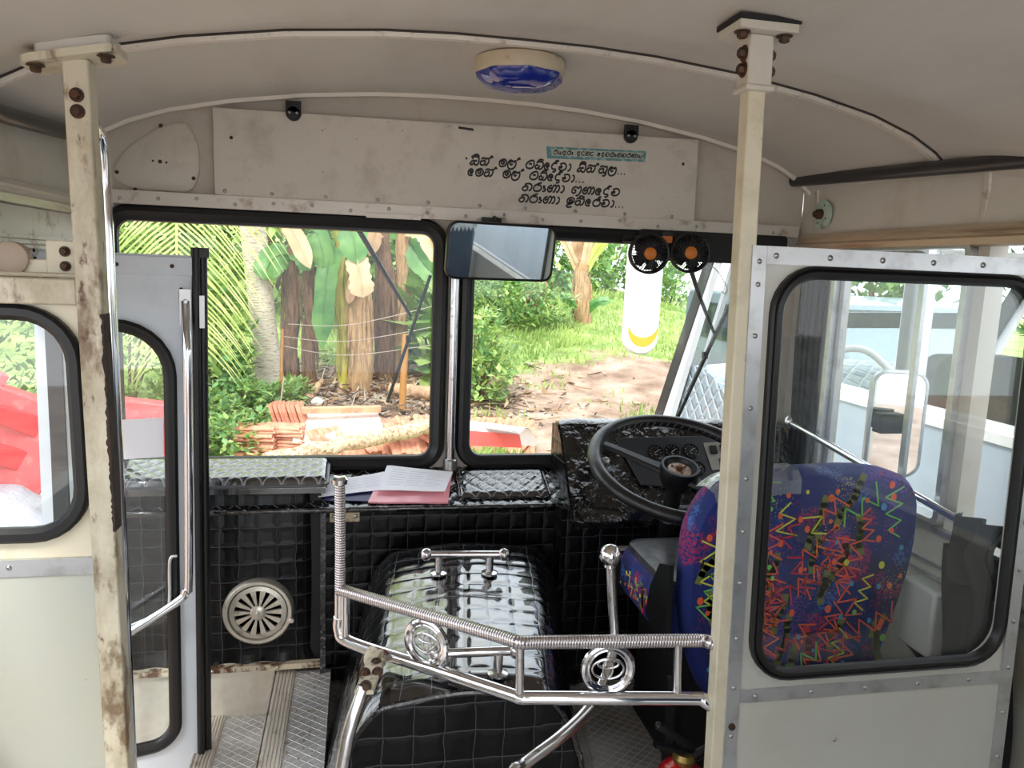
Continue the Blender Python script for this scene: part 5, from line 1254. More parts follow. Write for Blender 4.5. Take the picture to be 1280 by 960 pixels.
# belt of trees and bushes that closes the yard
belt = []
for i in range(17):
    x = -17+2.35*i+rnd.uniform(-.6, .6); y = 21+rnd.uniform(-1.5, 2.5)+abs(i-8)*.15
    if 1 < x < 9: y += 8
    belt.append((x, y))
for i, (x, y) in enumerate(belt):
    if x > 9.5: continue
    bush('background_tree', 'dense green tree in the belt of trees beyond the yard', 'tree', onG(x, y), 2.0, 1.6, rnd.uniform(5.5, 8), 1500, .42, [gA, gC, gB][i % 3:]+[gA], 100+i, 'trees beyond the yard', 4, .12)
for i in range(9):
    x = -9.5+1.5*i+rnd.uniform(-.4, .4); y = 15.2+rnd.uniform(-.8, 1.0)
    if x > 1.0: continue
    bush('background_bush', 'leafy green bush behind the banana clump', 'bush', onG(x, y), 1.1, .8, rnd.uniform(1.8, 3.6), 1100, .26, [gA, gC, gA], 140+i, 'bushes behind the bananas', 4, .04)
for i in range(8):
    x = 1.6+1.1*i; y = 19.0+.4*i+rnd.uniform(-.8, .8)
    bush('background_bush', 'low pale green bush at the far edge of the grass', 'bush', onG(x, y), .9, .7, rnd.uniform(.9, 2.4), 700, .24, [gC, gA, gD], 160+i, 'bushes at the far edge of the grass', 4, .03)
# nearer plants
p = ag(600, 505); bush('cassava_bush', 'bright green bush right of the central windscreen rod', 'bush', p, .42, .4, 1.12, 1100, .13, [gD, gC, gC], 31, stems=5)
p = ag(640, 408); bush('tall_weeds', 'tall green weeds at the edge of the grass left of the leaning stump', 'weeds', p, 1.2, .6, .85, 2200, .13, [gC, gD, gA], 32)
p = ag(280, 430); bush('leafy_shrub', 'leafy shrub with broad pale leaves left of the coconut trunk', 'shrub', ag(268, 505), .42, .36, 1.5, 620, .2, [gA, gD, gC], 33)
p = ag(545, 430); bush('leafy_shrub', 'bright banana-like shrub behind the left wiper', 'shrub', ag(540, 470), .42, .3, 1.15, 130, .55, [gC, gA], 34)
for i, (px, py, rx, h, n, lb) in enumerate(((262, 555, .36, .55, 500, 'low weeds nearest the door seal with big pale leaves'), (300, 520, .42, .42, 600, 'low clover-like weeds below the shrub by the coconut trunk'), (342, 512, .36, .34, 500, 'low green weeds in front of the coconut trunk'), (285, 575, .40, .42, 500, 'low weeds at the bottom edge of the left windscreen'), (325, 548, .28, .30, 350, 'small weeds behind the flat stack of roof tiles'), (368, 500, .22, .26, 260, 'small weeds beside the debris heap'))):
    bush('weed_patch', lb, 'weeds', ag(px, py), rx, rx*.8, h, n, .10, [gA, gC, gD], 50+i, stems=4, stemr=.008)
    if i in (0, 2):
        pass
# -- coconut palm
mPALM = M('coconut_bark', (200, 188, 170), .85, spots=[(9, (136, 122, 106), .52, .7, 6)], bump=(14, .8, .03), stretch=(1, 1, 4))
base = ag(338, 482); t = thing('coconut_palm', 'leaning grey coconut palm with drooping yellow-green fronds', 'palm tree', base)
top = aY(316, 285, base.y+.1); d_ = (top-base); crown = base+d_*3.0+EZ*.2
b = MB(); P = [base-EZ*.15, base+d_*.06, base+d_*.25, base+d_*.6, base+d_*1.0, base+d_*1.6, base+d_*2.3, crown]; b.tube(catmull(P, 6), [.24-.0]*3+[.215]*3+[.185]*6+[.165]*31, 18); part('trunk', b, mPALM, t)
fyel = leafy('frond_yellow_green', (164, 186, 98), (216, 218, 148), .5, .4, 5)
def frond(mb, pts, nl, ll, w, droop, r, m=0, rr=.02):
    P = catmull(pts, 8); L = [0]
    for a, c in zip(P, P[1:]): L.append(L[-1]+(c-a).length)
    mb.tube(P, [rr*(1-.8*i/(len(P)-1)) for i in range(len(P))], 6, m+1)
    for i in range(nl):
        s = L[-1]*(.06+.94*i/nl); k = 0
        while k < len(L)-2 and L[k+1] < s: k += 1
        f = (s-L[k])/(L[k+1]-L[k]); p = P[k].lerp(P[k+1], f); tg = (P[k+1]-P[k]).normalized(); u = s/L[-1]
        side = tg.cross(EZ); side = side.normalized() if side.length > .15 else Vector((1, 0, 0))
        le = ll*(.55+.9*math.sin(PI*min(1, u*.85+.12)))*r.uniform(.85, 1.1)
        for sg in (-1, 1):
            d0 = (side*sg*.8+tg*.65+EZ*.1).normalized(); q = [p]
            dd = d0.copy()
            for j in range(4): dd = (dd-EZ*droop*r.uniform(.8, 1.2)).normalized(); q.append(q[-1]+dd*le/4)
            wv = dd.cross(Vector((0, 1, 0.2))).normalized(); vs = []
            for j, x in enumerate(q): ww = w*(1, 1.1, .9, .6, .1)[j]; vs += [x-wv*ww, x+wv*ww]
            mb.add(vs, [(2*j, 2*j+1, 2*j+3, 2*j+2) for j in range(4)], m)
rf = random.Random(4); mRACH = M('frond_rib', (196, 190, 110), .6)
# frond that hangs in front of the left windscreen
fA = [crown, aY(285, -60, base.y-1.2), aY(240, 60, base.y-2.2), aY(224, 190, base.y-2.8), aY(221, 265, base.y-3.0), aY(222, 340, base.y-3.05), aY(230, 420, base.y-3.0)]
b = MB(); frond(b, fA, 120, 1.15, .009, .16, rf, 0, .03); part('frond', b, [fyel, mRACH], t, smooth=False, fix=False)
for k in range(7):
    a = .4+k*.85; dx = Vector((math.cos(a), math.sin(a), 0)); b = MB()
    frond(b, [crown, crown+dx*1.0+EZ*.8, crown+dx*2.2+EZ*.8, crown+dx*3.2+EZ*.0, crown+dx*3.7-EZ*1.0], 44, .9, .02, .22, rf, 0, .03); part('frond', b, [fyel, mRACH], t, smooth=False, fix=False)
# -- banana clump
def blade(mb, pts, w, r, m=0, torn=.0, up=Vector((0, -1, .3)), rib=1):
    P = catmull(pts, 5); n = len(P); vs = []
    for i, p in enumerate(P):
        tg = (P[min(i+1, n-1)]-P[max(i-1, 0)]).normalized(); s = tg.cross(up).normalized(); nn = s.cross(tg); u = i/(n-1); ww = w*min(1, math.sin(PI*min(1, u*.93+.07))*1.5)**.7*(1-.25*r.random())
        for k in (-1, -.5, 0, .5, 1): vs.append(p+s*ww*k+nn*(-.22*ww*abs(k)+.02*noise.noise((p.x*9, p.z*9, k))))
    mb.add(vs, [(5*i+k, 5*i+k+1, 5*i+k+6, 5*i+k+5) for i in range(n-1) for k in range(4)], m)
    mb.tube([p+Vector((0, -.008, 0)) for p in P], [.014*(1-.8*i/(n-1)) for i in range(n)], 5, rib)
mLB = leafy('banana_green', (74, 128, 66), (116, 164, 86), .4, .35, 4); mLT = leafy('banana_tan', (196, 166, 130), (222, 196, 160), .7, .3, 3); mLBr = leafy('banana_brown', (148, 112, 82), (190, 156, 122), .8, .2, 3)
mSB = M('banana_stem_brown', (128, 96, 70), .85, spots=[(9, (84, 60, 44), .45, .65, 7)], bump=(16, 1, .05), stretch=(3, 3, .5)); mST = M('banana_stem_tan', (188, 152, 112), .85, spots=[(10, (130, 96, 66), .48, .68, 7)], bump=(16, 1, .05), stretch=(3, 3, .4)); mSY = M('banana_stem_yellow', (168, 158, 62), .6, spots=[(7, (96, 84, 44), .5, .7, 6), (11, (196, 186, 84), .55, .7, 4)], stretch=(3, 3, .5))
def banana(lab, pxb, pxt, wpx, mat, leaves, seed, ext=1.0):
    base = ag(*pxb); r = random.Random(seed); t = thing('banana_plant', lab, 'banana plant', base); top = aY(pxt[0], pxt[1], base.y); rad = wpx/2/FPX*(base.y*1.02)
    b = MB(); n = 20; P = [base-EZ*.1+(top-base+EZ*.1)*(i/14)*ext for i in range(15)]
    b.tube([p+Vector((.02*math.sin(i*.9+seed), 0, 0)) for i, p in enumerate(P)], [rad*(1.05-.25*i/14+.05*r.random()) for i in range(15)], 14); 
    for k in range(14):   # loose dry sheaths
        a = r.random()*6.28; z = r.uniform(.0, .7); q = base+(top-base)*z; dx = Vector((math.cos(a), math.sin(a), 0))*rad*1.15
        b.tube([q+dx*.85+EZ*.3, q+dx*.95, q+dx*1.08-EZ*.25], [.02, .024, .008], 6, sq=.35)
    part('stem', b, mat, t)
    for pts, w, m in leaves:
        b = MB(); blade(b, [aY(px, py, base.y+dy) for px, py, dy in pts], w, r, 0); part('leaf', b, [m, m], t, smooth=True, fix=False)
banana('dry brown banana stem left in the clump with a dark green leaf', (362, 478), (366, 310), 19, mSB, [([(366, 320, 0), (350, 318, -.2), (336, 330, -.35), (332, 350, -.4)], .22, mLB), ([(366, 300, 0), (360, 280, -.3), (372, 300, -.5), (388, 336, -.6)], .13, mLT), ([(366, 310, 0), (378, 320, -.25), (388, 338, -.3)], .15, mLB)], 1)
banana('slim brown banana stem second from the left in the clump', (388, 480), (386, 300), 15, mSB, [([(386, 290, 0), (396, 292, -.3), (404, 320, -.4), (402, 340, -.4)], .16, mLB)], 2)
banana('yellow-green banana stem with one long hanging leaf', (432, 486), (421, 270), 15, mSY, [([(420, 300, 0), (410, 330, -.3), (405, 380, -.4), (402, 436, -.42)], .17, mLB), ([(421, 275, 0), (432, 268, -.3), (442, 300, -.5), (446, 330, -.55)], .21, mLB), ([(444, 318, -.5), (449, 338, -.56), (452, 358, -.6), (454, 372, -.6)], .17, mLT)], 3)
banana('broad tan peeling banana trunk in the middle of the clump', (450, 486), (449, 340), 30, mST, [([(450, 345, 0), (442, 352, -.2), (436, 380, -.3)], .08, mLBr)], 4)
banana('dark brown banana trunk behind the broad tan one', (480, 474), (478, 290), 24, mSB, [([(478, 290, 0), (470, 290, -.2), (462, 320, -.3)], .12, mLBr)], 5)
banana('tall tan banana trunk at the right of the clump with a pale dry leaf', (498, 470), (506, 285), 20, mST, [([(506, 285, 0), (520, 284, -.3), (537, 296, -.5), (545, 330, -.5)], .17, mLT), ([(506, 290, 0), (530, 330, -.2), (548, 345, -.3)], .2, mLB), ([(506, 290, 0), (470, 262, -.2), (455, 268, -.4)], .3, mLB)], 6)
# bananas at the far edge of the grass
banana('banana plant with upright dry stalks at the far side of the grass', (728, 402), (727, 330), 21, mST, [([(727, 345, 0), (715, 320, -.1), (700, 285, -.2), (690, 250, -.2)], .10, mLT), ([(727, 345, 0), (735, 310, -.1), (742, 270, -.2)], .10, mLT), ([(727, 345, 0), (748, 310, -.1), (766, 290, -.2)], .12, gY), ([(727, 390, 0), (712, 375, -.2), (700, 368, -.3)], .10, mLB), ([(727, 395, 0), (745, 378, -.2), (764, 376, -.3)], .10, mLB), ([(727, 350, 0), (722, 310, 0), (724, 260, 0)], .14, mLBr)], 7)
banana('leaning brown stump with hanging dry leaves left of the far banana plant', (668, 388), (676, 335), 20, mSB, [([(674, 345, 0), (664, 352, -.2), (660, 375, -.25)], .12, mLBr), ([(676, 345, 0), (684, 360, -.2), (690, 385, -.25)], .05, mLBr)], 8)
# -- wire fence
p0, p1 = ag(348, 490), ag(503, 470)
t = thing('wire_fence', 'slack wire fence strung past the banana trunks', 'fence', ((p0.x+p1.x)/2, p0.y, p0.z))
for (a, c, y) in (((350, 420), (560, 405), 9.6), ((352, 432), (560, 428), 9.6), ((360, 405), (560, 378), 9.6)):
    m_ = ((a[0]+c[0])/2-20, (a[1]+c[1])/2+14); b = MB(); b.tube(catmull([aY(*a, y), aY(*m_, y), aY(*c, y)], 8), .0032, 6); part('wire', b, M('fence_wire', (190, 176, 166), .5, .4), t)
for px, rp_ in ((350, .018), (503, .04), (561, .018)):
    q = aY(px, 470, 9.6); q.z = gz(q.x, q.y)-.1; b = MB(); b.tube([q, q+Vector((.03, 0, 1.1))], [rp_*1.15, rp_], 10); part('post', b, M('fence_post', (164, 116, 58), .8, bump=(20, .6, .02)), t)
# -- debris, logs, stones
b = MB(); r = random.Random(21); lit = [mLBr, mLT, M('grey_litter', (170, 158, 146), .9), M('dark_litter', (92, 74, 60), .95)]
for k in range(2300):
    px, py = r.uniform(345, 560), r.uniform(468, 528)
    q = litc+Vector((r.gauss(0, 1.15), r.gauss(0, .75), 0))
    if q.x < ag(352, 500).x: continue
    q.z = gz(q.x, q.y)+r.uniform(.0, .05); d = rdir(r, 0); d.z *= .25; d.normalize(); l = r.uniform(.05, .22)
    if r.random() < .7: leafquad(b, q, d, rdir(r, 3), l, l*r.uniform(.12, .35), r.randrange(4), .5)
    else: b.bar(q, q+d*l*2.2, .012, .012, m=r.choice([2, 3, 0]))
o = b.build('leaf_litter', lit, smooth=False, fix=False); tag(o, 'dry leaf litter and twigs heaped below the banana trunks', 'leaf litter', kind='stuff')
def logg(name, lab, cat, a, c, r0, r1, mat, seed, n=12):
    b = MB(); P = [a.lerp(c, i/n)+Vector((0, .03*noise.noise((i*.7, seed, 1)), .04*noise.noise((i*.6, seed, 5)))) for i in range(n+1)]
    b.tube(P, [(r0+(r1-r0)*i/n)*(1+.12*noise.noise((i*.9, seed, 9))) for i in range(n+1)], 14); return solo(name, b, mat, lab, cat)
mLOG = M('weathered_log', (190, 156, 124), .9, spots=[(8, (132, 102, 78), .48, .66, 7)], bump=(12, .8, .03)); mPOLE = M('rough_pole', (206, 184, 150), .85, spots=[(24, (150, 124, 92), .48, .6, 5)], bump=(26, 1, .03))
q1, q2 = ag(488, 486, .1), ag(560, 494, .1); logg('fallen_log', 'weathered fallen log lying behind the left wiper tip', 'log', q1, q2, .085, .10, mLOG, 1)
q1, q2 = ag(332, 576, .26), ag(566, 527, .28); logg('rough_pole', 'long rough pale pole lying across the roof tiles', 'pole', q1, q2, .075, .085, mPOLE, 2, 20)
q1, q2 = ag(385, 500, .05), ag(402, 476, .12); logg('driftwood', 'short grey root stump in the debris below the clump', 'root', q1, q2, .07, .03, mLOG, 3)
for k, (px, py, s, lab, col) in enumerate(((372, 484, .085, 'grey round stone in the debris beside the coconut trunk', (120, 118, 116)), (368, 476, .07, 'orange-brown broken pot piece by the grey stone', (196, 110, 66)), (395, 506, .09, 'pale flat stone below the root stump', (196, 190, 180)))):
    q = ag(px, py); b = MB(); b.ball((0, 0, 0), s, 12, 0, (1.2, 1, .75))
    for p in b.v: p *= 1+.2*noise.noise(p*14+Vector((k, 0, 0)))
    for p in b.v: p += q+EZ*s*.4
    solo('stone', b, M('stone_%d' % k, col, .9, bump=(20, .6, .02)), lab, 'stone')
# whitewashed slab
qs = [ag(368, 512, .34), ag(472, 514, .36), ag(480, 538, .26), ag(366, 548, .22)]
b = MB(); b.add(qs+[q-EZ*.05 for q in qs], [(0, 1, 2, 3), (7, 6, 5, 4), (0, 4, 5, 1), (1, 5, 6, 2), (2, 6, 7, 3), (3, 7, 4, 0)])
solo('old_board', b, M('flaking_board', (232, 222, 214), .8, spots=[(5, (186, 150, 124), .52, .68, 7), (16, (206, 176, 152), .55, .7, 5)]), 'flaking whitewashed board lying on the roof tiles', 'board')
b = MB(); q1, q2 = ag(376, 513, .40), ag(476, 511, .42); b.bar(q1, q2, .12, .06); solo('old_beam', b, M('old_beam', (198, 150, 116), .85, spots=[(8, (150, 110, 84), .5, .7, 6)]), 'brown beam along the back edge of the whitewashed board', 'beam')
# -- roof tiles
mTER = M('terracotta', (214, 146, 118), .85, spots=[(9, (168, 96, 70), .45, .7, 6), (26, (226, 164, 132), .58, .75, 4)])
def tile_mesh():
    b = MB(); prof = [(-.12, 0), (-.10, .02), (-.075, .02), (-.06, .004), (-.01, .004), (.0, .016), (.01, .004), (.06, .004), (.075, .02), (.10, .02), (.12, .002)]
    b.poly(prof+[(x, z-.012) for x, z in reversed(prof)], (0, -.2, 0), EX, EZ, EY, .4); b.box(-.10, .10, -.2, -.185, -.02, -.006); return b
tm = tile_mesh().build('roof_tile', mTER)
used = [0]
def tile(loc, rot, lab, grp):
    o = tm if not used[0] else tm.copy()
    if used[0]: COL.objects.link(o)
    used[0] = 1; o.location = loc; o.rotation_euler = rot; tag(o, lab, 'roof tile', grp)
r = random.Random(3)
c = ag(318, 572); ux = Vector((1, .1, 0))
for s in range(2):
    for k in range(9): tile(c+ux*(s*.28+.02)+Vector((r.uniform(-.02, .02), r.uniform(-.02, .02), .03+.036*k)), (0, r.uniform(-.05, .05), R_(80)+r.uniform(-.1, .1)), 'terracotta tile in the flat stack at the left of the heap', 'flat stacked roof tiles')
c = ag(350, 560)
for k in range(7): tile(c+Vector((-.02+.045*k, 0, .30)), (R_(72), R_(0), R_(80)+r.uniform(-.05, .05)), 'terracotta tile standing on edge by the flat stack', 'upright roof tiles by the stack')
c0, c1 = ag(405, 572), ag(560, 556)
for k in range(38): 
    q = c0.lerp(c1, k/37); q.y += r.uniform(-.2, .25); q.z = gz(q.x, q.y)+.10+r.uniform(0, .05)
    tile(q, (R_(38)+r.uniform(-.2, .2), r.uniform(-.25, .25), R_(35)+r.uniform(-.35, .35)), 'terracotta tile in the slanting row under the rough pole', 'slanting roof tiles under the pole')
c0, c1 = ag(588, 566), ag(655, 566)
for k in range(26):
    q = c0.lerp(c1, (k % 13)/12); q.y += .25*(k//13)+r.uniform(-.05, .05); q.z = gz(q.x, q.y)+.10+.05*(k//13)
    tile(q, (R_(36)+r.uniform(-.2, .2), r.uniform(-.2, .2), R_(-30)+r.uniform(-.3, .3)), 'terracotta tile in the stack right of the centre rod', 'roof tiles right of the centre rod')
# red and white panel leaning on the right stack
t = thing('fibreglass_panel', 'curved white panel with red inner face on the right tile stack', 'panel', ag(625, 560))
q = [ag(592, 545, .52), ag(640, 545, .50), ag(668, 553, .34), ag(640, 562, .30), ag(590, 556, .34)]
b = MB(); a0, a1, b0, b1 = ag(585, 552, .50), ag(672, 556, .30), ag(588, 530, .62), ag(650, 540, .55)
def pf(u, v, h=0): return a0.lerp(a1, u).lerp(b0.lerp(b1, u), v)+EZ*(.10*math.sin(PI*v)+h)
b.grid(lambda u, v: pf(u, v), 14, 8); b.grid(lambda u, v: pf(u, v, -.012), 14, 8, flip=True); part('shell', b, mWHITE, t)
b = MB(); b.grid(lambda u, v: pf(u*.75, .02+v*.22, -.0)+Vector((0, -.03, .0))-EZ*.04*(1-v), 14, 4); part('inner_face', b, M('faded_red', (222, 96, 88), .6), t, 'faded red inner face')

# ---------------------------------------------------------------- left of the bus
bush('leafy_shrub', 'dark bushy hedge plant seen through the left partition window', 'shrub', onG(-3.9, 7.8), 1.4, 1.0, 2.5, 3600, .10, [gB, gA, gB], 71)
bush('leafy_shrub', 'green hedge plant at the far left behind the red barrier', 'shrub', onG(-5.4, 7.4), 1.2, 1.0, 2.2, 3000, .10, [gB, gA, gA], 72)
bush('leafy_shrub', 'green hedge plant behind the open door leaf', 'shrub', onG(-2.6, 9.5), 1.1, .9, 2.2, 2600, .10, [gA, gC, gA], 73)
mRED = M('faded_red_plastic', (206, 84, 86), .45, spots=[(8, (206, 124, 122), .55, .75, 5)])
def barrier(lab, loc, rot, s=1.0):
    t = thing('plastic_barrier', lab, 'barrier', loc); t.rotation_euler = rot; t.scale = (s, s, s)
    def bl(mb, nm, mat, **k):
        o = mb.build(nm, mat, None, **k); o.parent = t; return o
    b = MB(); pr = [(-.26, 0), (.26, 0), (.26, .12), (.13, .36), (.11, .80), (-.11, .80), (-.13, .36), (-.26, .12)]
    b.poly(pr, (-.5, 0, 0), EY, EZ, EX, 1.0); bl(b, 'body', mRED, bevel=.02)
    b = MB()
    for x in (-.3, .0, .3): b.poly([(-.09, .2), (.09, .2), (.06, .62), (-.06, .62)], (x, -.20, 0), EX, EZ, EY, .09)
    bl(b, 'recess_ribs', M('deep_red_plastic', (198, 52, 58), .5), bevel=.01)
    b = MB()
    for sx in (-1, 1):
        for z in (.25, .62): b.obox((sx*.54, 0, z), EX*.05, EY*.07, EZ*.035)
    bl(b, 'lug', mRED, bevel=.01)
q = ag(25, 600); q.z += .1
barrier('faded red plastic barrier tipped on end, seen through the left partition window', onG(-2.22, 6.0)+EZ*.52, (R_(12), R_(-62), R_(20)), .85)
barrier('red plastic barrier lying behind the open door leaf', onG(-1.95, 7.6)+EZ*.05, (0, R_(4), R_(-12)), .8)
b = MB(); q0 = onG(-2.35, 5.5)
b.grid(lambda u, v: q0+Vector(((u-.5)*1.5, (v-.5)*1.4, .42*math.sin(PI*u)*math.sin(PI*v)+.10*noise.noise((u*6, v*6, 2))+.04)), 30, 30)
solo('tarpaulin', b, M('silver_tarp', (150, 150, 156), .45, .2, bump=(7, .8, .05)), 'crumpled silver-grey tarpaulin heap below the red barrier', 'tarpaulin')

# ---------------------------------------------------------------- neighbouring bus on the right
BX, BW = 2.05, 2.25
t = thing('neighbour_bus', 'white bus parked close alongside on the driver side', 'bus', (BX+BW/2, 1.6, -.75))
mBW = M('bus_white', (232, 235, 238), .3, coat=.3); mBB = M('bus_pale_blue', (176, 190, 204), .3, coat=.3, vary=.03)
fr = [(4.93, -.42), (4.95, .30), (4.24, 1.52), (4.05, 1.74), (-1.6, 1.74), (-1.6, -.42)]
door_h = [(3.75, .26), (4.80, .26), (4.20, 1.46), (3.75, 1.46)]
wins = [[(2.62, .86), (3.60, .86), (3.60, 1.48), (2.62, 1.48)], [(1.30, .86), (2.50, .86), (2.50, 1.48), (1.30, 1.48)], [(-.1, .86), (1.18, .86), (1.18, 1.48), (-.1, 1.48)]]
for nm, x in (('near_side', BX), ('far_side', BX+BW)):
    b = MB(); b.poly(fr[::-1], (x, 0, 0), EY, EZ, EX, .04, holes=[door_h]+wins); part(nm, b, mBW, t)
b = MB(); b.box(BX-.012, BX, -1.6, 3.68, -.35, .80); part('lower_panel', b, mBB, t, 'pale blue-grey lower panel')
b = MB(); b.box(BX-.018, BX+.0, -1.6, 3.68, .80, .835); b.box(BX-.016, BX, -1.6, 3.68, .40, .41); part('waist_strip', b, mWHITE, t)
b = MB(); b.box(BX, BX+BW, -1.6, 4.05, 1.72, 1.78); part('roof', b, mBW, t)
b = MB(); b.box(BX+.04, BX+BW, -1.6, 4.9, -.12, -.06); part('floor', b, M('bus_floor', (120, 120, 120), .7), t)
rk0, rk1 = Vector((0, 4.95, .30)), Vector((0, 4.22, 1.55))
b = MB()
for x in (BX+.0, BX+BW-.02): b.bar(rk0+EX*(x+.02), rk1+EX*(x+.02), .10, .06, up=EX)
b.bar((BX, 4.95, .30), (BX+BW, 4.95, .30), .06, .06); part('windscreen_pillars', b, M('pillar_black', (44, 46, 50), .4), t)
b = MB(); b.bar(rk0+EX*(BX+.10)-EY*.22, rk1+EX*(BX+.10)-EY*.10, .035, .03, up=EX); part('pillar_trim', b, M('pillar_grey', (176, 184, 188), .5), t, 'pale grey inner pillar trim')
b = MB(); b.add([rk0+EX*(BX+.05), rk0+EX*(BX+BW-.05), rk1+EX*(BX+BW-.05), rk1+EX*(BX+.05)], [(0, 1, 2, 3)]); part('windscreen', b, mGLASS, t, smooth=False)
b = MB(); b.box(BX, BX+BW, 4.88, 4.97, -.42, .30); part('front_panel', b, mBW, t)
mQS = quilt('silver_quilt', (138, 152, 164), (200, 208, 214), .09, .35, diag=True, thr=.12, dist=.02)
b = MB(); b.grid(lambda u, v: (BX+.06+(BW-.12)*u, 4.02+.95*v, .34+.46*math.sin(PI*min(1, .12+.76*v))**.6*(.86+.14*math.sin(PI*u))), 40, 30, 0, lambda u, v: (u*2.1, v*1.1)); pe = [(4.02+.95*v/20, .34+.46*math.sin(PI*min(1, .12+.76*v/20))**.6*.86) for v in range(21)]
b.poly(pe+[(4.97, .25), (4.02, .25)], (BX+.058, 0, 0), EY, EZ, EX, .01)
part('quilted_dash', b, mQS, t, 'silver diamond-quilted dash cover')
b = MB()
for k in range(22):
    x = BX+.08+.095*k; b.add([(x, 4.22, 1.50), (x+.09, 4.22, 1.50), (x+.045, 4.24, 1.42)], [(0, 1, 2)])
b.bar((BX+.05, 4.22, 1.51), (BX+BW-.05, 4.22, 1.51), .01, .03); part('lace_trim', b, mWHITE, t, 'white zigzag lace at the windscreen top')
b = MB(); b.bar((BX+.14, 4.42, 1.04), (BX+1.9, 4.42, 1.08), .05, .10); part('dark_band', b, M('band_dark', (70, 76, 84), .4), t)
tx = bpy.data.curves.new('band_letters', 'FONT'); tx.body = 'OY'; tx.size = .085; tx.extrude = .001; tx.space_character = 1.5
to = bpy.data.objects.new('band_letters', tx); COL.objects.link(to); tl_m = to
to.parent = t; to.location = Vector((BX+.32, 4.392, 1.03))-t.location; to.rotation_euler = (R_(90), 0, 0); tx.materials.append(mALU)
for k in range(3):
    b = MB(); y0 = 2.7-1.25*k; b.poly(rrect(BX+.25, BX+.72, .36, 1.02, .08), (0, y0, 0), EX, EZ, EY, .09); b.box(BX+.25, BX+.72, y0, y0+.45, .33, .42); b.box(BX+.3, BX+.66, y0+.1, y0+.4, -.06, .33); part('passenger_seat', b, M('seat_dark', (52, 54, 60), .7), t, bevel=.02)
b = MB(); c = Vector((BX+1.55, 3.75, .62)); b.tube([c+Vector((.22*math.cos(a*PI/16), .2*math.sin(a*PI/16), .06*math.sin(a*PI/16))) for a in range(32)], .016, 10, closed=True); b.tube([c, c+Vector((0, .3, -.35))], .03, 10); b.tube([c-EX*.22, c+EX*.22], .014, 8); part('steering_wheel', b, mBLK, t)
b = MB()
for y in (2.56, 1.24): b.box(BX-.006, BX+.05, y-.05, y+.05, .835, 1.50)
part('window_posts', b, M('grey_post', (120, 124, 128), .4), t)
for h_ in wins:
    b = MB(); b.poly(h_, (BX+.02, 0, 0), EY, EZ, EX, .004); part('window_pane', b, mGLASS, t, smooth=False)
# its long white mirror hanging at the front corner
pt_ = aY(811, 300, 5.15); pb_ = aY(800, 443, 5.15); ax = (pt_-pb_); v_ = (ax+EZ*.25).normalized(); u_ = EX.copy(); u_ = (u_-v_*u_.dot(v_)).normalized(); hh = ax.length+.12; wd_ = 45/2/FPX*5.35
t = thing('bus_mirror', 'long white bus mirror housing with a yellow crescent, hanging outside the windscreen', 'mirror', pb_)
lo = rrect(-wd_, wd_, 0, hh, (.09, .09, wd_*.95, wd_*.95)); nn = u_.cross(v_).normalized()
if nn.y > 0: nn = -nn
b = MB(); b.rings([(inset(lo, .03), -.09), (lo, -.06), (lo, 0), (inset(lo, .012), .018), (inset(lo, .04), .024)], pb_, u_, v_, nn, closed=False, cap=True); b.f.append(tuple(range(len(lo)))[::-1]); b.m.append(0); part('housing', b, mWHITE, t)
cr_ = []
for i in range(21): a = R_(180+180*i/20); cr_.append((.112*math.cos(a)*1.0, .19+.135*math.sin(a)))
for i in range(1, 20): a = R_(360-180*i/20); cr_.append((.104*math.cos(a), .205+.082*math.sin(a)))
b = MB(); b.poly(cr_, pb_+nn*.024, u_, v_, nn, .002); part('crescent', b, M('amber_yellow', (238, 172, 52), .4), t, 'amber yellow crescent')
b = MB(); q = pb_+v_*(hh*.95); b.tube(catmull([q-nn*.05, q+EZ*.12, Vector((BX+.1, 4.6, 1.72)), Vector((BX+.2, 4.1, 1.72))], 6), .018, 8); part('arm', b, mBLK, t)
# trees beyond it
bush('roadside_tree', 'leafy tree rising beyond the neighbouring bus', 'tree', onG(10.2, 9.0), 1.3, 1.2, 4.2, 1300, .30, [gB, gA], 81, stems=4, stemr=.08, low=.3)
bush('roadside_tree', 'smaller palm-like bush beyond the neighbouring bus', 'tree', onG(9.5, 12.5), 1.2, 1.0, 2.6, 700, .34, [gB, gA], 82, stems=4, stemr=.06)
# band lettering as a mesh of its own
dg = bpy.context.evaluated_depsgraph_get(); me_ = bpy.data.meshes.new_from_object(to.evaluated_get(dg)); loc_, rot_ = to.location.copy(), to.rotation_euler.copy()
bpy.data.objects.remove(to); to = bpy.data.objects.new('band_letters', me_); COL.objects.link(to); to.location = loc_; to.rotation_euler = rot_
to.parent = [o for o in bpy.data.objects if o.name == 'neighbour_bus'][0]
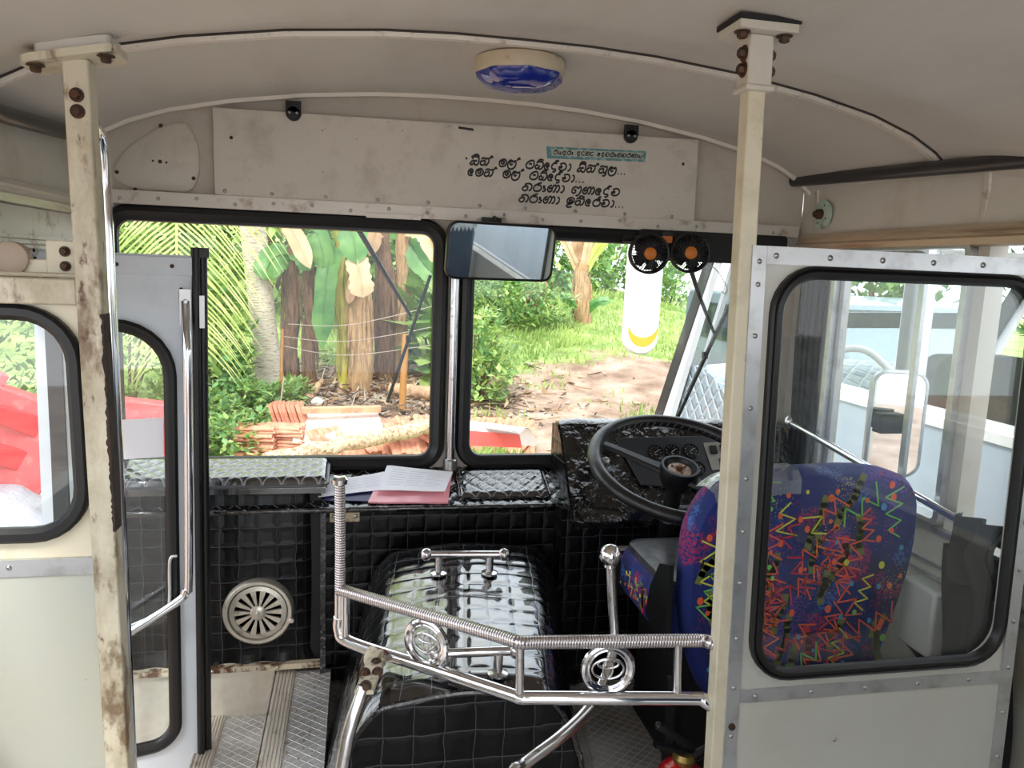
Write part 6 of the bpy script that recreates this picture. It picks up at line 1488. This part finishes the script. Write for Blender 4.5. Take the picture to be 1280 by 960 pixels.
# passenger seats right behind the partition (the rear-view mirror looks at them)
def pseat(x, y, lab):
    t = thing('passenger_seat', lab, 'seat', (x, y, .04), 'passenger seats')
    mS = bpy.data.materials.get('coach_blue_grey') or M('coach_blue_grey', (74, 88, 104), .7)
    b = MB(); lo = rrect(-.21, .21, .42, 1.12, .07); b.rings([(inset(lo, .03), -.07), (lo, -.04), (lo, .04), (inset(lo, .03), .07)], (x, y, 0), EX, EZ, EY, closed=False, cap=True); b.f.append(tuple(range(len(lo)))[::-1]); b.m.append(0); part('backrest', b, mS, t)
    b = MB(); lo = rrect(x-.21, x+.21, y+.05, y+.48, .06); b.rings([(inset(lo, .02), .36), (lo, .40), (lo, .45), (inset(lo, .03), .48)], (0, 0, 0), EX, EY, EZ, closed=False, cap=True); b.f.append(tuple(range(len(lo)))[::-1]); b.m.append(0); part('cushion', b, mS, t)
    b = MB(); n_ = 16
    for i in range(n_): 
        u0, u1 = -.2+.4*i/n_, -.2+.4*(i+1)/n_; z = .86; b.add([(x+u0, y+.074, z), (x+u1, y+.074, z), ((x+(u0+u1)/2), y+.074, z-.03)], [(0, 1, 2)])
    b.box(x-.205, x+.205, y-.074, y+.074, .86, 1.128); part('lace_cover', b, M('lace_white', (226, 228, 230), .8, spots=[(30, (176, 182, 188), .52, .6, 2)]), t, 'white lace headrest cover')
    for sx in (-.17, .17):
        for sy in (.08, .42): b = MB(); b.tube([(x+sx, y+sy, .04), (x+sx, y+sy, .37)], .014, 8); part('leg', b, mSTEEL, t)
pseat(.76, .30, 'lace-covered passenger seat nearest the aisle behind the driver partition'); pseat(1.20, .30, 'lace-covered passenger seat by the window behind the driver partition')

# a van parked further off, seen through the neighbouring bus
vx, vy = 5.1, 7.0; gv = gz(6.0, 8.5)
t = thing('parked_van', 'dark blue-grey van seen through the windscreen of the neighbouring bus', 'van', (6.0, 9.2, gv))
b = MB(); pr = [(0, .3), (0, 1.0), (.25, 1.15), (.75, 1.72), (1.2, 1.80), (4.4, 1.78), (4.5, 1.6), (4.55, .3)]
b.poly([(y, z) for y, z in pr][::-1], (vx, vy, gv), EY, EZ, EX, 1.75); part('body', b, M('van_paint', (112, 126, 142), .3, coat=.6), t, bevel=.05)
b = MB(); b.poly([(.42, 1.08), (1.15, 1.08), (1.15, 1.62), (.82, 1.62)], (vx-.006, vy, gv), EY, EZ, -EX, .006); b.poly([(1.25, 1.08), (2.5, 1.08), (2.5, 1.62), (1.25, 1.62)], (vx-.006, vy, gv), EY, EZ, -EX, .006); b.poly([(2.6, 1.08), (4.2, 1.08), (4.2, 1.60), (2.6, 1.60)], (vx-.006, vy, gv), EY, EZ, -EX, .006)
b.add([(vx+.1, vy+.27, gv+1.16), (vx+1.65, vy+.27, gv+1.16), (vx+1.6, vy+.70, gv+1.67), (vx+.15, vy+.70, gv+1.67)], [(0, 1, 2, 3)])
part('windows', b, M('van_glass', (40, 48, 58), .1, coat=.5), t)
for (x, y) in ((vx+.05, .9), (vx+.05, 3.6), (vx+1.5, .9), (vx+1.5, 3.6)):
    b = MB(); b.lathe([(.0, 0), (.2, 0), (.32, .02), (.32, .18), (.2, .2), (0, .2)], (x, vy+y, gv+.32), EX, 24); part('wheel', b, mBLK, t)
# ================================================================== LIGHT
w = bpy.data.worlds.new('sky'); S.world = w; w.use_nodes = True; nt = w.node_tree; bg = nt.nodes['Background']
tc = nt.nodes.new('ShaderNodeTexCoord'); sp = nt.nodes.new('ShaderNodeSeparateXYZ'); nt.links.new(tc.outputs['Generated'], sp.inputs[0])
nz = nt.nodes.new('ShaderNodeTexNoise'); nz.inputs['Scale'].default_value = 3; nz.inputs['Detail'].default_value = 6; nt.links.new(tc.outputs['Generated'], nz.inputs['Vector'])
r = ramp(nt, nz.outputs[0], [(.4, (.80, .88, 1.0)), (.65, (1, 1, 1))]); nt.links.new(r.outputs[0], bg.inputs[0]); bg.inputs[1].default_value = 1.8
sun = bpy.data.objects.new('sun', bpy.data.lights.new('sun', 'SUN')); sun.data.energy = 2.3; sun.data.angle = R_(12); sun.data.color = (1, .96, .9); sun.rotation_euler = (R_(38), R_(-22), 0); COL.objects.link(sun)
def fill_lamp(lab, x, y):  # added lamps behind the camera, put in to brighten the cabin
    t = thing('added_fill_lamp', lab, 'lamp', (x, y, zceil(x, y)), 'added cabin fill lamps')
    z = zceil(x, y)-.03
    b = MB(); b.poly(rrect(-.07, .07, -.3, .3, .02), (x, y, z), EX, EY, EZ, .028); part('base', b, mWHITE, t)
    me = bpy.data.materials.new('fill_lamp_glow'); me.use_nodes = True; pb = me.node_tree.nodes['Principled BSDF']; pb.inputs['Emission Color'].default_value = (1, .97, .92, 1); pb.inputs['Emission Strength'].default_value = FILL_LAMP; pb.inputs['Base Color'].default_value = (.9, .9, .9, 1)
    b = MB(); b.poly(rrect(-.06, .06, -.28, .28, .02), (x, y, z-.012), EX, EY, EZ, .012); part('diffuser', b, me, t)
FILL_LAMP = 9.0
fill_lamp('added fill lamp over the rear aisle, out of view, brightening the cabin', .35, -.6)
fill_lamp('added fill lamp over the rear aisle, out of view, brightening the cabin', .35, -1.7)
S.view_settings.view_transform = 'Standard'; S.view_settings.look = 'None'; S.view_settings.gamma = 1; S.view_settings.use_curve_mapping = False
S.view_settings.exposure = .85
S.cycles.max_bounces = 10; S.cycles.transparent_max_bounces = 24; S.cycles.diffuse_bounces = 5; S.cycles.glossy_bounces = 5; S.cycles.sample_clamp_indirect = 8
